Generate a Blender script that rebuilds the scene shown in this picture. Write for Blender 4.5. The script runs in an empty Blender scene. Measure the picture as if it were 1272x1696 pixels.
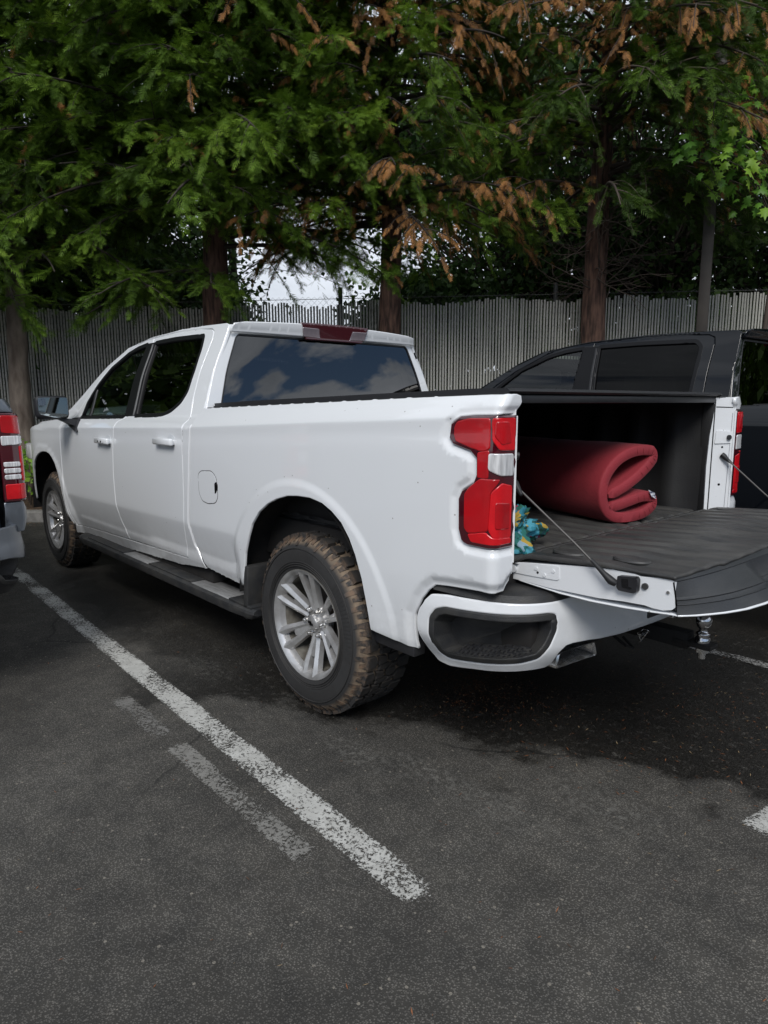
import bpy, bmesh, math, random
import numpy as np
from math import sin, cos, pi, sqrt, radians, degrees, atan2
from mathutils import Matrix, Vector
from mathutils.geometry import delaunay_2d_cdt
random.seed(7); RNG = np.random.default_rng(7)
scene = bpy.context.scene
COL = scene.collection

# ------------------------------------------------------------------ camera
CAMP = (-2.4076, 2.5631, 1.4071); YAW, PITCH, ROLL, FPX = -0.72668, 0.16095, -0.00328, 1100.3
def cam_axes():
    cy, sy, cp, sp = cos(YAW), sin(YAW), cos(PITCH), sin(PITCH)
    f = np.array([cy*cp, sy*cp, -sp]); r = np.array([sy, -cy, 0.]); u = np.cross(r, f)
    return cos(ROLL)*r+sin(ROLL)*u, -sin(ROLL)*r+cos(ROLL)*u, f
CR, CU, CF = cam_axes()
cam = bpy.data.cameras.new('camera'); camo = bpy.data.objects.new('camera', cam); COL.objects.link(camo)
cam.sensor_fit = 'VERTICAL'; cam.sensor_height = 24; cam.lens = FPX/1696*24
cam.clip_start = .05; cam.clip_end = 2000
camo.matrix_world = Matrix(((CR[0], CU[0], -CF[0], CAMP[0]), (CR[1], CU[1], -CF[1], CAMP[1]), (CR[2], CU[2], -CF[2], CAMP[2]), (0, 0, 0, 1)))
scene.camera = camo
def at(px, py, d):
    """world point of photo pixel px,py at depth d (metres along the view axis)"""
    v = (px-636)/FPX*CR-(py-848)/FPX*CU+CF
    return np.array(CAMP)+v*d

# ------------------------------------------------------------------ light
SUN_EL, SUN_AZ = radians(42), radians(132)      # azimuth measured in the xy plane from +x, counter-clockwise
world = bpy.data.worlds.new('World'); scene.world = world; world.use_nodes = True
wt = world.node_tree; wt.nodes.clear()
def wn(t, **k):
    n = wt.nodes.new(t)
    for a, b in k.items(): setattr(n, a, b)
    return n
sky = wn('ShaderNodeTexSky'); sky.sky_type = 'NISHITA'; sky.sun_disc = False
sky.altitude = 1500; sky.ozone_density = 3; sky.sun_elevation = SUN_EL; sky.sun_rotation = pi/2-SUN_AZ
wc = wn('ShaderNodeTexCoord'); wm = wn('ShaderNodeMapping'); wm.inputs['Scale'].default_value = (1, 1, 3.2); wm.inputs['Location'].default_value = (.35, .2, .55)
wno = wn('ShaderNodeTexNoise'); wno.inputs['Scale'].default_value = 2.1; wno.inputs['Detail'].default_value = 9; wno.inputs['Roughness'].default_value = .55
wr = wn('ShaderNodeValToRGB'); wr.color_ramp.elements[0].position = .25; wr.color_ramp.elements[1].position = .41
wno2 = wn('ShaderNodeTexNoise'); wno2.inputs['Scale'].default_value = 4.5; wno2.inputs['Detail'].default_value = 7
wr2 = wn('ShaderNodeValToRGB'); wr2.color_ramp.elements[0].position = .32; wr2.color_ramp.elements[1].position = .68
wr2.color_ramp.elements[0].color = (4.9, 5.4, 6.1, 1); wr2.color_ramp.elements[1].color = (8.6, 9.1, 9.9, 1)
wx = wn('ShaderNodeMix', data_type='RGBA'); bg = wn('ShaderNodeBackground'); wo = wn('ShaderNodeOutputWorld')
L = wt.links.new
L(wc.outputs['Generated'], wm.inputs['Vector']); L(wm.outputs[0], wno.inputs['Vector']); L(wm.outputs[0], wno2.inputs['Vector'])
wd = wn('ShaderNodeVectorMath', operation='DOT_PRODUCT'); wd.inputs[1].default_value = (.11, -.10, -.06); L(wc.outputs['Generated'], wd.inputs[0])
wa = wn('ShaderNodeMath', operation='ADD'); L(wno.outputs[0], wa.inputs[0]); L(wd.outputs['Value'], wa.inputs[1])
# a long break in the clouds low in the sky behind the camera
def wmath(op, a, b=None):
    n = wn('ShaderNodeMath', operation=op)
    for v, i in ((a, 0), (b, 1)):
        if v is None: continue
        if isinstance(v, (int, float)): n.inputs[i].default_value = v
        else: L(v, n.inputs[i])
    return n.outputs[0]
ws = wn('ShaderNodeSeparateXYZ'); L(wc.outputs['Generated'], ws.inputs[0])
wz = wmath('ADD', ws.outputs[2], wmath('MULTIPLY', wmath('SUBTRACT', wno2.outputs[0], .5), .20))
band = wmath('MAXIMUM', wmath('SUBTRACT', 1, wmath('DIVIDE', wmath('ABSOLUTE', wmath('SUBTRACT', wz, .25)), .036)), 0)
side = wmath('MINIMUM', wmath('MAXIMUM', wmath('MULTIPLY', wmath('ADD', wmath('MULTIPLY', ws.outputs[0], -.7), wmath('MULTIPLY', ws.outputs[1], -.7)), 2.0), 0), 1)
L(wmath('SUBTRACT', wa.outputs[0], wmath('MULTIPLY', wmath('MULTIPLY', band, side), .42)), wr.inputs[0]); L(wno2.outputs[0], wr2.inputs[0]); L(wr.outputs[0], wx.inputs[0])
L(sky.outputs[0], wx.inputs[6]); L(wr2.outputs[0], wx.inputs[7]); L(wx.outputs[2], bg.inputs[0]); L(bg.outputs[0], wo.inputs[0])
bg.inputs[1].default_value = .09
sun = bpy.data.lights.new('sun', 'SUN'); sun.energy = 2.1; sun.angle = radians(22); sun.color = (1, .975, .94)
suno = bpy.data.objects.new('sun', sun); COL.objects.link(suno)
sd = Vector((cos(SUN_AZ)*cos(SUN_EL), sin(SUN_AZ)*cos(SUN_EL), sin(SUN_EL)))
suno.rotation_euler = sd.to_track_quat('Z', 'Y').to_euler()
scene.view_settings.view_transform = 'Standard'; scene.view_settings.look = 'None'; scene.view_settings.gamma = 1
scene.view_settings.exposure = .30
scene.cycles.max_bounces = 8; scene.cycles.transparent_max_bounces = 16

# ------------------------------------------------------------------ materials
def nd(nt, t, ins=None, **k):
    n = nt.nodes.new(t)
    for a, b in k.items(): setattr(n, a, b)
    for a, b in (ins or {}).items(): n.inputs[a].default_value = b
    return n
MC = {}
def mat(name, c=(.5, .5, .5), rough=.5, metal=0, coat=0, c2=None, scale=20, bump=0, bscale=None, spec=.5, detail=4, lo=.35, hi=.65, sheen=0, stretch=None, coatr=.03):
    if name in MC: return MC[name]
    m = bpy.data.materials.new(name); m.use_nodes = True; nt = m.node_tree
    b = nt.nodes['Principled BSDF']; b.inputs['Base Color'].default_value = (*c, 1); b.inputs['Roughness'].default_value = rough
    b.inputs['Metallic'].default_value = metal; b.inputs['Coat Weight'].default_value = coat; b.inputs['Coat Roughness'].default_value = coatr
    b.inputs['Specular IOR Level'].default_value = spec; b.inputs['Sheen Weight'].default_value = sheen
    tc = nd(nt, 'ShaderNodeTexCoord'); vec = tc.outputs['Object']
    if stretch:
        mp = nd(nt, 'ShaderNodeMapping', {'Scale': stretch}); nt.links.new(vec, mp.inputs[0]); vec = mp.outputs[0]
    if c2 is not None:
        no = nd(nt, 'ShaderNodeTexNoise', {'Scale': scale, 'Detail': detail}); nt.links.new(vec, no.inputs['Vector'])
        r = nd(nt, 'ShaderNodeValToRGB'); r.color_ramp.elements[0].position = lo; r.color_ramp.elements[1].position = hi
        r.color_ramp.elements[0].color = (*c, 1); r.color_ramp.elements[1].color = (*c2, 1)
        nt.links.new(no.outputs[0], r.inputs[0]); nt.links.new(r.outputs[0], b.inputs['Base Color'])
    if bump:
        no = nd(nt, 'ShaderNodeTexNoise', {'Scale': bscale or scale, 'Detail': 6}); nt.links.new(vec, no.inputs['Vector'])
        bp = nd(nt, 'ShaderNodeBump', {'Strength': bump, 'Distance': .01}); nt.links.new(no.outputs[0], bp.inputs['Height']); nt.links.new(bp.outputs[0], b.inputs['Normal'])
    MC[name] = m; return m

def paint_mat(name, c, metal=0, coat=1.0, spec=.5, rough=.32, specks=True, dust=(.16, .14, .115)):
    """car paint with a clear coat, small dirt specks and road dust low down"""
    m = bpy.data.materials.new(name); m.use_nodes = True; nt = m.node_tree; b = nt.nodes['Principled BSDF']
    b.inputs['Roughness'].default_value = rough; b.inputs['Metallic'].default_value = metal; b.inputs['Coat Weight'].default_value = coat; b.inputs['Coat Roughness'].default_value = .02; b.inputs['Specular IOR Level'].default_value = spec
    tc = nd(nt, 'ShaderNodeTexCoord')
    sp = nd(nt, 'ShaderNodeTexVoronoi', {'Scale': 24}, feature='F1'); nt.links.new(tc.outputs['Object'], sp.inputs['Vector'])
    lt = nd(nt, 'ShaderNodeMath', {1: .072}, operation='LESS_THAN'); nt.links.new(sp.outputs['Distance'], lt.inputs[0])
    no = nd(nt, 'ShaderNodeTexNoise', {'Scale': 1.7, 'Detail': 3}); nt.links.new(tc.outputs['Object'], no.inputs['Vector'])
    gt = nd(nt, 'ShaderNodeMath', {1: .50}, operation='GREATER_THAN'); nt.links.new(no.outputs[0], gt.inputs[0])
    mu = nd(nt, 'ShaderNodeMath', operation='MULTIPLY'); nt.links.new(lt.outputs[0], mu.inputs[0]); nt.links.new(gt.outputs[0], mu.inputs[1])
    sx = nd(nt, 'ShaderNodeSeparateXYZ'); nt.links.new(tc.outputs['Object'], sx.inputs[0])
    mr = nd(nt, 'ShaderNodeMapRange', {1: .75, 2: .42, 3: 0, 4: .55}); nt.links.new(sx.outputs[2], mr.inputs[0])
    n3 = nd(nt, 'ShaderNodeTexNoise', {'Scale': 9, 'Detail': 9, 'Roughness': .7}); nt.links.new(tc.outputs['Object'], n3.inputs['Vector'])
    m3 = nd(nt, 'ShaderNodeMapRange', {1: .35, 2: .75, 3: .15, 4: 1}); nt.links.new(n3.outputs[0], m3.inputs[0])
    m4 = nd(nt, 'ShaderNodeMath', operation='MULTIPLY'); nt.links.new(mr.outputs[0], m4.inputs[0]); nt.links.new(m3.outputs[0], m4.inputs[1])
    mx = nd(nt, 'ShaderNodeMath', {1: .7 if specks else 0}, operation='MULTIPLY'); nt.links.new(mu.outputs[0], mx.inputs[0])
    m5 = nd(nt, 'ShaderNodeMath', operation='MAXIMUM'); nt.links.new(mx.outputs[0], m5.inputs[0]); nt.links.new(m4.outputs[0], m5.inputs[1])
    cm = nd(nt, 'ShaderNodeMix', {6: (*c, 1), 7: (*dust, 1)}, data_type='RGBA'); nt.links.new(m5.outputs[0], cm.inputs[0]); nt.links.new(cm.outputs[2], b.inputs['Base Color'])
    m6 = nd(nt, 'ShaderNodeMath', {1: .5}, operation='MULTIPLY'); nt.links.new(m5.outputs[0], m6.inputs[0])
    m7 = nd(nt, 'ShaderNodeMath', {1: rough}, operation='ADD'); nt.links.new(m6.outputs[0], m7.inputs[0]); nt.links.new(m7.outputs[0], b.inputs['Roughness'])
    m8 = nd(nt, 'ShaderNodeMath', {0: coat}, operation='SUBTRACT'); nt.links.new(m5.outputs[0], m8.inputs[1]); nt.links.new(m8.outputs[0], b.inputs['Coat Weight'])
    return m

def glass_mat(name, tint, ior=1.5, rough=0.0):
    m = bpy.data.materials.new(name); m.use_nodes = True; nt = m.node_tree; nt.nodes.clear()
    tr = nd(nt, 'ShaderNodeBsdfTransparent', {0: (*tint, 1)}); gl = nd(nt, 'ShaderNodeBsdfGlossy', {'Color': (1, 1, 1, 1), 'Roughness': rough})
    fr = nd(nt, 'ShaderNodeFresnel', {'IOR': ior}); mx = nd(nt, 'ShaderNodeMixShader'); o = nd(nt, 'ShaderNodeOutputMaterial')
    nt.links.new(fr.outputs[0], mx.inputs[0]); nt.links.new(tr.outputs[0], mx.inputs[1]); nt.links.new(gl.outputs[0], mx.inputs[2]); nt.links.new(mx.outputs[0], o.inputs[0])
    return m

M = {}
M['white'] = paint_mat('white_paint', (.73, .745, .760))
M['black'] = paint_mat('black_paint', (.004, .005, .007), coat=.45, spec=.15, rough=.06, dust=(.03, .03, .03), specks=False)
M['silver'] = paint_mat('silver_paint', (.13, .145, .165), metal=.55, rough=.35, specks=False)
M['wtrim'] = mat('window_trim_black', (.004, .004, .005), .45, spec=.25)
M['trim'] = mat('black_trim', (.012, .012, .014), .42, c2=(.02, .02, .022), scale=8, bump=.05, bscale=300)
M['gtrim'] = mat('gloss_black_trim', (.006, .006, .007), .15, coat=.6)
M['step'] = mat('textured_black_plastic', (.016, .017, .019), .55, c2=(.035, .034, .032), scale=14, bump=.25, bscale=260)
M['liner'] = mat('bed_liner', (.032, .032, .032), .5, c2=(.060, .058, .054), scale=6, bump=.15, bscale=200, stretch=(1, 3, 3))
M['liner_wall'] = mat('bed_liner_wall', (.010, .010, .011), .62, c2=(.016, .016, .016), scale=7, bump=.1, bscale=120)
M['well'] = mat('wheel_well', (.006, .006, .007), .85, c2=(.022, .018, .014), scale=13, lo=.5, hi=.8)
M['cover'] = mat('vinyl_cover', (.010, .010, .012), .5, bump=.1, bscale=400)
M['dark'] = mat('underbody', (.006, .006, .006), .8, c2=(.012, .010, .009), scale=9)
M['chrome'] = mat('chrome', (.55, .55, .56), .12, 1)
M['dchrome'] = mat('dusty_chrome', (.80, .80, .80), .22, .9, c2=(.50, .48, .45), scale=30)
M['alloy'] = mat('silver_alloy', (.60, .60, .60), .36, .7, c2=(.42, .41, .40), scale=14, coat=.3)
M['alloy_in'] = mat('dusty_rim_barrel', (.19, .18, .155), .6, .2, c2=(.09, .08, .065), scale=20)
M['zinc'] = mat('galvanised_metal', (.35, .35, .36), .45, .7)
M['brush'] = mat('brushed_step_metal', (.42, .42, .42), .4, .45, c2=(.26, .26, .255), scale=10, stretch=(1, 14, 14))
M['lampbase'] = mat('dark_red_lens', (.055, .003, .008), .08, coat=1, spec=.6)
M['lampred'] = mat('red_lens', (.46, .003, .008), .22, coat=.6, c2=(.32, .002, .006), scale=8)
M['lampred2'] = mat('bright_red_lens', (.62, .006, .012), .22, coat=.6, c2=(.46, .003, .008), scale=12)
M['lampclear'] = mat('clear_ribbed_lens', (.90, .90, .90), .15, .25, coat=1, c2=(.50, .50, .51), scale=40, stretch=(1, 3, .2))
M['chmsl'] = mat('smoked_red_lens', (.060, .012, .016), .1, coat=1)
M['chmsl_grey'] = mat('smoked_clear_lens', (.26, .22, .24), .15, .3, coat=1)
M['glass_rear'] = glass_mat('tinted_rear_glass', (.012, .013, .014), 1.95)
M['glass_side'] = glass_mat('tinted_side_glass', (.05, .055, .055), 1.45)
M['glass_dark'] = glass_mat('dark_privacy_glass', (.008, .008, .008), 1.25)
M['glass_front'] = glass_mat('light_tinted_glass', (.42, .50, .46), 1.5)
M['mirror'] = mat('mirror_glass', (.62, .64, .58), .03, 1)
M['seat'] = mat('seat_fabric', (.025, .025, .028), .8)
M['seatl'] = mat('light_trim', (.35, .34, .33), .7)
M['cable'] = mat('steel_cable', (.10, .095, .09), .45, .6)
M['rubber'] = mat('rubber_black', (.010, .010, .011), .55)

# ------------------------------------------------------------------ object helpers
def newobj(name, me, m=None, parent=None):
    o = bpy.data.objects.new(name, me); COL.objects.link(o)
    if m is not None and not me.materials: me.materials.append(m)
    if parent is not None: o.parent = parent
    return o
def tag(o, label=None, cat=None, group=None, kind=None):
    if label: o['label'] = label
    if cat: o['category'] = cat
    if group: o['group'] = group
    if kind: o['kind'] = kind
    return o
def thing(name, label, cat, loc=(0, 0, 0), rz=0, group=None):
    o = bpy.data.objects.new(name, None); COL.objects.link(o); o.location = loc; o.rotation_euler = (0, 0, rz); o.empty_display_size = .2
    return tag(o, label, cat, group)
def bm_obj(name, bm, m, parent=None, smooth=False, angle=None):
    me = bpy.data.meshes.new(name); bm.normal_update(); bm.to_mesh(me); bm.free()
    if smooth or angle:
        me.polygons.foreach_set('use_smooth', [True]*len(me.polygons))
        if angle: me.set_sharp_from_angle(angle=radians(angle))
    return newobj(name, me, m, parent)
def raw_obj(name, V, F, m, parent=None, smooth=False, angle=None):
    me = bpy.data.meshes.new(name); me.from_pydata([tuple(map(float, v)) for v in V], [], F); me.validate()
    if smooth or angle:
        me.polygons.foreach_set('use_smooth', [True]*len(me.polygons))
        if angle: me.set_sharp_from_angle(angle=radians(angle))
    return newobj(name, me, m, parent)
def box_bm(bm, x0, x1, y0, y1, z0, z1, bev=0.0, seg=2, tr=None):
    vs = [bm.verts.new((x, y, z)) for z in (z0, z1) for y in (y0, y1) for x in (x0, x1)]
    fs = [bm.faces.new([vs[i] for i in q]) for q in ((0, 2, 3, 1), (4, 5, 7, 6), (0, 1, 5, 4), (2, 6, 7, 3), (0, 4, 6, 2), (1, 3, 7, 5))]
    if bev:
        es = list({e for f in fs for e in f.edges}); r = bmesh.ops.bevel(bm, geom=es, offset=bev, segments=seg, affect='EDGES', profile=.5); vs = list({v for f in r['faces'] for v in f.verts} | {v for v in vs if v.is_valid})
    if tr is not None: bmesh.ops.transform(bm, matrix=tr, verts=[v for v in vs if v.is_valid])
    return vs
def box(name, b, m, parent=None, bev=.004, tr=None, seg=2):
    bm = bmesh.new(); box_bm(bm, *b, bev=bev, tr=tr, seg=seg); return bm_obj(name, bm, m, parent, angle=40 if bev else None)
def tube(bm, pts, r, n=8, cap=True):
    """round tube through pts (list of xyz), radius number or list"""
    pts = [Vector(p) for p in pts]; rs = r if hasattr(r, '__len__') else [r]*len(pts); rings = []
    t0 = (pts[1]-pts[0]).normalized(); up = Vector((0, 0, 1)) if abs(t0.z) < .9 else Vector((1, 0, 0)); a = t0.cross(up).normalized()
    for i, p in enumerate(pts):
        t = (pts[min(i+1, len(pts)-1)]-pts[max(i-1, 0)]).normalized(); a = (a-t*a.dot(t)).normalized(); b = t.cross(a)
        rings.append([bm.verts.new(p+(a*cos(2*pi*k/n)+b*sin(2*pi*k/n))*rs[i]) for k in range(n)])
    for i in range(len(rings)-1):
        for k in range(n): bm.faces.new((rings[i][k], rings[i+1][k], rings[i+1][(k+1) % n], rings[i][(k+1) % n]))
    if cap: bm.faces.new(rings[0]); bm.faces.new(rings[-1][::-1])
def tube_obj(name, pts, r, m, parent=None, n=10):
    bm = bmesh.new(); tube(bm, pts, r, n); return bm_obj(name, bm, m, parent, angle=50)
def lathe(bm, prof, n=48, axis='y', c=(0, 0, 0)):
    """prof: list of (radius, along)"""
    rings = []
    for r, a in prof:
        ring = []
        for k in range(n):
            t = 2*pi*k/n
            if axis == 'y': p = (c[0]+r*cos(t), c[1]+a, c[2]+r*sin(t))
            elif axis == 'z': p = (c[0]+r*cos(t), c[1]+r*sin(t), c[2]+a)
            else: p = (c[0]+a, c[1]+r*cos(t), c[2]+r*sin(t))
            ring.append(bm.verts.new(p))
        rings.append(ring)
    for i in range(len(rings)-1):
        for k in range(n): bm.faces.new((rings[i][k], rings[i][(k+1) % n], rings[i+1][(k+1) % n], rings[i+1][k]))
    return rings
def prism(name, pts, M0, M1, m, parent=None, angle=40):
    """closed polygon pts mapped by M0(u,v) and M1(u,v) and joined by a wall"""
    n = len(pts); V = [M0(*p) for p in pts]+[M1(*p) for p in pts]
    F = [list(range(n))[::-1], list(range(n, 2*n))]+[[i, (i+1) % n, n+(i+1) % n, n+i] for i in range(n)]
    bm = bmesh.new(); vs = [bm.verts.new(tuple(map(float, v))) for v in V]
    for q in F: bm.faces.new([vs[i] for i in q])
    bmesh.ops.recalc_face_normals(bm, faces=bm.faces)
    return bm_obj(name, bm, m, parent, angle=angle)

def rnd(poly, r, seg=5):
    """round the corners of a polygon; r number or list per vertex"""
    out = []; n = len(poly); P = [np.array(q, float) for q in poly]
    for i in range(n):
        ri = r[i] if hasattr(r, '__len__') else r
        a, b, c = P[i-1], P[i], P[(i+1) % n]; u = a-b; w = c-b; lu, lw = np.linalg.norm(u), np.linalg.norm(w)
        d = min(ri, lu*.45, lw*.45)
        if d < 1e-5: out.append(tuple(b)); continue
        p, q = b+u/lu*d, b+w/lw*d
        for k in range(seg+1):
            t = k/seg; out.append(tuple((1-t)**2*p+2*t*(1-t)*b+t*t*q))
    return out
def dens(poly, h):
    out = []; n = len(poly)
    for i in range(n):
        a = np.array(poly[i], float); b = np.array(poly[(i+1) % n], float); k = max(1, int(math.ceil(np.linalg.norm(b-a)/h)))
        out += [a+(b-a)*j/k for j in range(k)]
    return np.array(out)
def area(P): x, y = P[:, 0], P[:, 1]; return .5*np.sum(x*np.roll(y, -1)-y*np.roll(x, -1))
def offset(P, d):
    """inset a ccw loop by d"""
    t = np.roll(P, -1, 0)-P; t /= np.linalg.norm(t, axis=1)[:, None]+1e-12; nrm = np.stack([-t[:, 1], t[:, 0]], 1)
    m = nrm+np.roll(nrm, 1, 0); l = np.linalg.norm(m, axis=1)[:, None]; m = m/np.maximum(l, .3); c = np.maximum((m*nrm).sum(1)[:, None], .45)
    return P+m*d/c
def inpoly(pts, P):
    x, y = pts[:, 0], pts[:, 1]; ins = np.zeros(len(pts), bool); j = len(P)-1
    for i in range(len(P)):
        xi, yi, xj, yj = P[i, 0], P[i, 1], P[j, 0], P[j, 1]
        c = ((yi > y) != (yj > y)) & (x < (xj-xi)*(y-yi)/(yj-yi+1e-15)+xi); ins ^= c; j = i
    return ins
def segdist(pts, P):
    d = np.full(len(pts), 1e9)
    for i in range(len(P)):
        a = P[i]; b = P[(i+1) % len(P)]; ab = b-a; t = np.clip(((pts-a)@ab)/(ab@ab+1e-15), 0, 1); d = np.minimum(d, np.linalg.norm(pts-(a+t[:, None]*ab), axis=1))
    return d

def panel(name, outline, Mp, m, parent=None, holes=(), h=.03, th=.014, bev=.004, sgn=1, rows=(), edge=.8, fine=None):
    """sheet-metal panel: outline in (u,v) filled with a fine mesh, mapped by Mp, rounded edge and a return flange"""
    loops = []
    for k, lp in enumerate([outline]+list(holes)):
        P = dens(lp, h*.7)
        if (area(P) < 0) != (k > 0): P = P[::-1]
        loops.append(P)
    ins = [offset(P, bev) for P in loops]
    lo = loops[0].min(0); hi = loops[0].max(0)
    gx, gy = np.meshgrid(np.arange(lo[0]+h/2, hi[0], h), np.arange(lo[1]+h/2, hi[1], h)); G = np.stack([gx.ravel(), gy.ravel()], 1)
    keep = inpoly(G, loops[0])
    for P in loops[1:]: keep &= ~inpoly(G, P)
    G = G[keep]
    for fr in rows:
        if len(G): G = G[np.abs(G[:, 1]-np.array([fr(u) for u in G[:, 0]])) > .016]
        us = np.arange(lo[0]+h*.3, hi[0], h*.8); X = np.array([(u, fr(u)+d_) for u in us for d_ in (-.012, -.0045, -.0015, .0015, .0045, .012)])
        k_ = inpoly(X, loops[0])
        for P in loops[1:]: k_ &= ~inpoly(X, P)
        G = np.concatenate([G, X[k_]])
    if fine:
        ff, hf, (a0, a1, b0, b1) = fine; fx, fy = np.meshgrid(np.arange(a0, a1, hf), np.arange(b0, b1, hf)); X = np.stack([fx.ravel(), fy.ravel()], 1); X[:, 0] += (np.arange(len(X)) % 2)*hf*.3
        X = X[inpoly(X, loops[0])]; X = X[[ff(*q) for q in X]]; G = np.array([q for q in G if not ff(*q)]); G = np.concatenate([G, X])
    if len(G):
        d = np.min([segdist(G, P) for P in loops], axis=0); G = G[d > bev+min(h*.4, .006)]
    pts = []; edges = []; kinds = []
    for P, I in zip(loops, ins):
        s = len(pts); pts += list(P); edges += [(s+i, s+(i+1) % len(P)) for i in range(len(P))]; kinds += [0]*len(P)
        pts += list(I); kinds += [1]*len(I)
    pts += list(G)
    r = delaunay_2d_cdt([Vector(map(float, q)) for q in pts], edges, [], 0, 1e-6)
    V2 = np.array([tuple(v) for v in r[0]]); T = np.array([t for t in r[2] if len(t) == 3]); cen = V2[T].mean(1)
    k = inpoly(cen, loops[0])
    for P in loops[1:]: k &= ~inpoly(cen, P)
    T = T[k]
    ndist = np.min([segdist(V2, P) for P in loops], axis=0); onb = ndist < 1e-5
    e = 1e-3; V3 = np.zeros((len(V2), 3)); N3 = np.zeros((len(V2), 3))
    for i, (u, v) in enumerate(V2):
        p = np.array(Mp(u, v), float); du = np.array(Mp(u+e, v))-np.array(Mp(u-e, v)); dv = np.array(Mp(u, v+e))-np.array(Mp(u, v-e))
        n = np.cross(du, dv); n = n/(np.linalg.norm(n)+1e-15)*sgn; V3[i] = p; N3[i] = n
    # outward direction at boundary (3d)
    verts = V3.copy(); norms = N3.copy(); faces = []
    for t in T:
        a, b, c = t; fn = np.cross(V3[b]-V3[a], V3[c]-V3[a])
        faces.append([a, b, c] if fn@N3[a] > 0 else [a, c, b])
    verts = list(verts); norms = list(norms)
    from collections import Counter
    ec = Counter()
    for t in faces:
        for i in range(3): ec[(t[i], t[(i+1) % 3])] += 1
    bd = [(a, b) for (a, b) in ec if (b, a) not in ec]
    outd = {}
    for a, b in bd:
        t = V3[b]-V3[a]; o = np.cross(t, N3[a]); o /= np.linalg.norm(o)+1e-12
        outd[a] = outd.get(a, 0)+o; outd[b] = outd.get(b, 0)+o
    fl = {}
    for a in outd:
        o = outd[a]/(np.linalg.norm(outd[a])+1e-12); outd[a] = o
        verts[a] = V3[a]-N3[a]*bev*edge; nn = N3[a]*.6+o*.8; norms[a] = nn/np.linalg.norm(nn)
    for a in outd:
        fl[a] = (len(verts), len(verts)+1); verts.append(verts[a]); norms.append(outd[a]); verts.append(V3[a]-N3[a]*th); norms.append(outd[a])
    for a, b in bd: faces.append([b, a, fl[a][1], fl[b][1]] if False else [a, fl[a][1], fl[b][1], b])
    me = bpy.data.meshes.new(name); me.from_pydata([tuple(map(float, v)) for v in verts], [], [list(map(int, f)) for f in faces])
    me.polygons.foreach_set('use_smooth', [True]*len(me.polygons))
    me.normals_split_custom_set_from_vertices([tuple(map(float, n)) for n in norms])
    return newobj(name, me, m, parent)

#MAPS
def sst(a, b, x):
    t = min(1., max(0., (x-a)/(b-a))); return t*t*(3-2*t)
def soft(t, w=.0035): return .5*(t+sqrt(t*t+w*w))      # smooth max(0,t)
HUBS = ((-.04, .42), (3.765, .42))
def fbody(x, z):
    """half width of the truck body at (x,z)"""
    y = .966-.05*(z-1.0)**2
    zc = 1.284+(.040 if x < 1.08 else .024)*(1.08-x)
    t = soft(z-zc)
    if x < 1.0: y -= .50*t+2.0*t*t
    else: y -= .62*t
    # hollow just under the upper crease
    y -= .002*math.exp(-((z-zc+.045)/.035)**2)
    zl = .755+.021*(1.08-x)
    t = soft(zl-z)
    w = 1-sst(.62, .50, abs(x-HUBS[0][0]))*.85; w *= 1-sst(.66, .52, abs(x-HUBS[1][0]))*.85; w *= 1-.8*sst(-.2, -.7, x)
    t = soft(zl-z, .012); y -= w*.215*min(t, .16)
    y -= .30*soft(.545-z, .01)
    y -= .35*max(0, x-3.95)**2
    y -= .006*sst(-.6, -1.1, x)
    # wheel-arch lips
    for hx, hz in HUBS:
        r = sqrt(((x-hx)/.99)**2+((z-hz-.03)/1.0)**2) if z > hz else abs(x-hx)/.99
        y += .0065*sst(.648, .606, r)
    return y
def fcab(x, z):
    b = .905+.012*sst(1.34, 1.30, z)-(z-1.31)*.335-.03*sst(1.55, 1.85, z)
    if z > 1.34: return b
    if z < 1.29 or x < .5: return fbody(x, z)
    s = sst(1.29, 1.34, z); return (1-s)*fbody(x, z)+s*b
XR, RC = -1.085, .035
LAMP = [(-.925, 1.343), (-.958, 1.364), (-1.012, 1.369), (-1.198, 1.372), (-1.201, .955), (-1.014, .955), (-.981, .969), (-.969, 1.003), (-.967, 1.103), (-.981, 1.130), (-1.027, 1.157), (-1.039, 1.185), (-1.037, 1.238), (-1.012, 1.260), (-.937, 1.279), (-.919, 1.299)]
REAR_GAP = [(-.751, .519), (-.745, .60), (-.745, .655), (-.782, .719), (-.818, .760), (-.857, .788), (-.914, .795), (-1.047, .805), (-1.176, .806), (-1.189, .824), (-1.205, .838)]
def seg2(u, v, P, closed):
    m = 9.
    for i in range(len(P)-(0 if closed else 1)):
        ax, ay = P[i]; bx, by = P[(i+1) % len(P)]; dx, dy = bx-ax, by-ay; t = max(0., min(1., ((u-ax)*dx+(v-ay)*dy)/(dx*dx+dy*dy))); m = min(m, math.hypot(u-ax-t*dx, v-ay-t*dy))
    return m
def inside2(u, v, P):
    c = False; j = len(P)-1
    for i in range(len(P)):
        if (P[i][1] > v) != (P[j][1] > v) and u < (P[j][0]-P[i][0])*(v-P[i][1])/(P[j][1]-P[i][1])+P[i][0]: c = not c
        j = i
    return c
def recess(u, v):
    r = 0
    if u < -.86 and v > .88: d = 0 if inside2(u, v, LAMP) else seg2(u, v, LAMP, True); r += .009*sst(.034, .010, d)
    if u < -.68 and v < .90: r += .014*sst(.040, .006, seg2(u, v, REAR_GAP, False))
    return r
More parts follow.
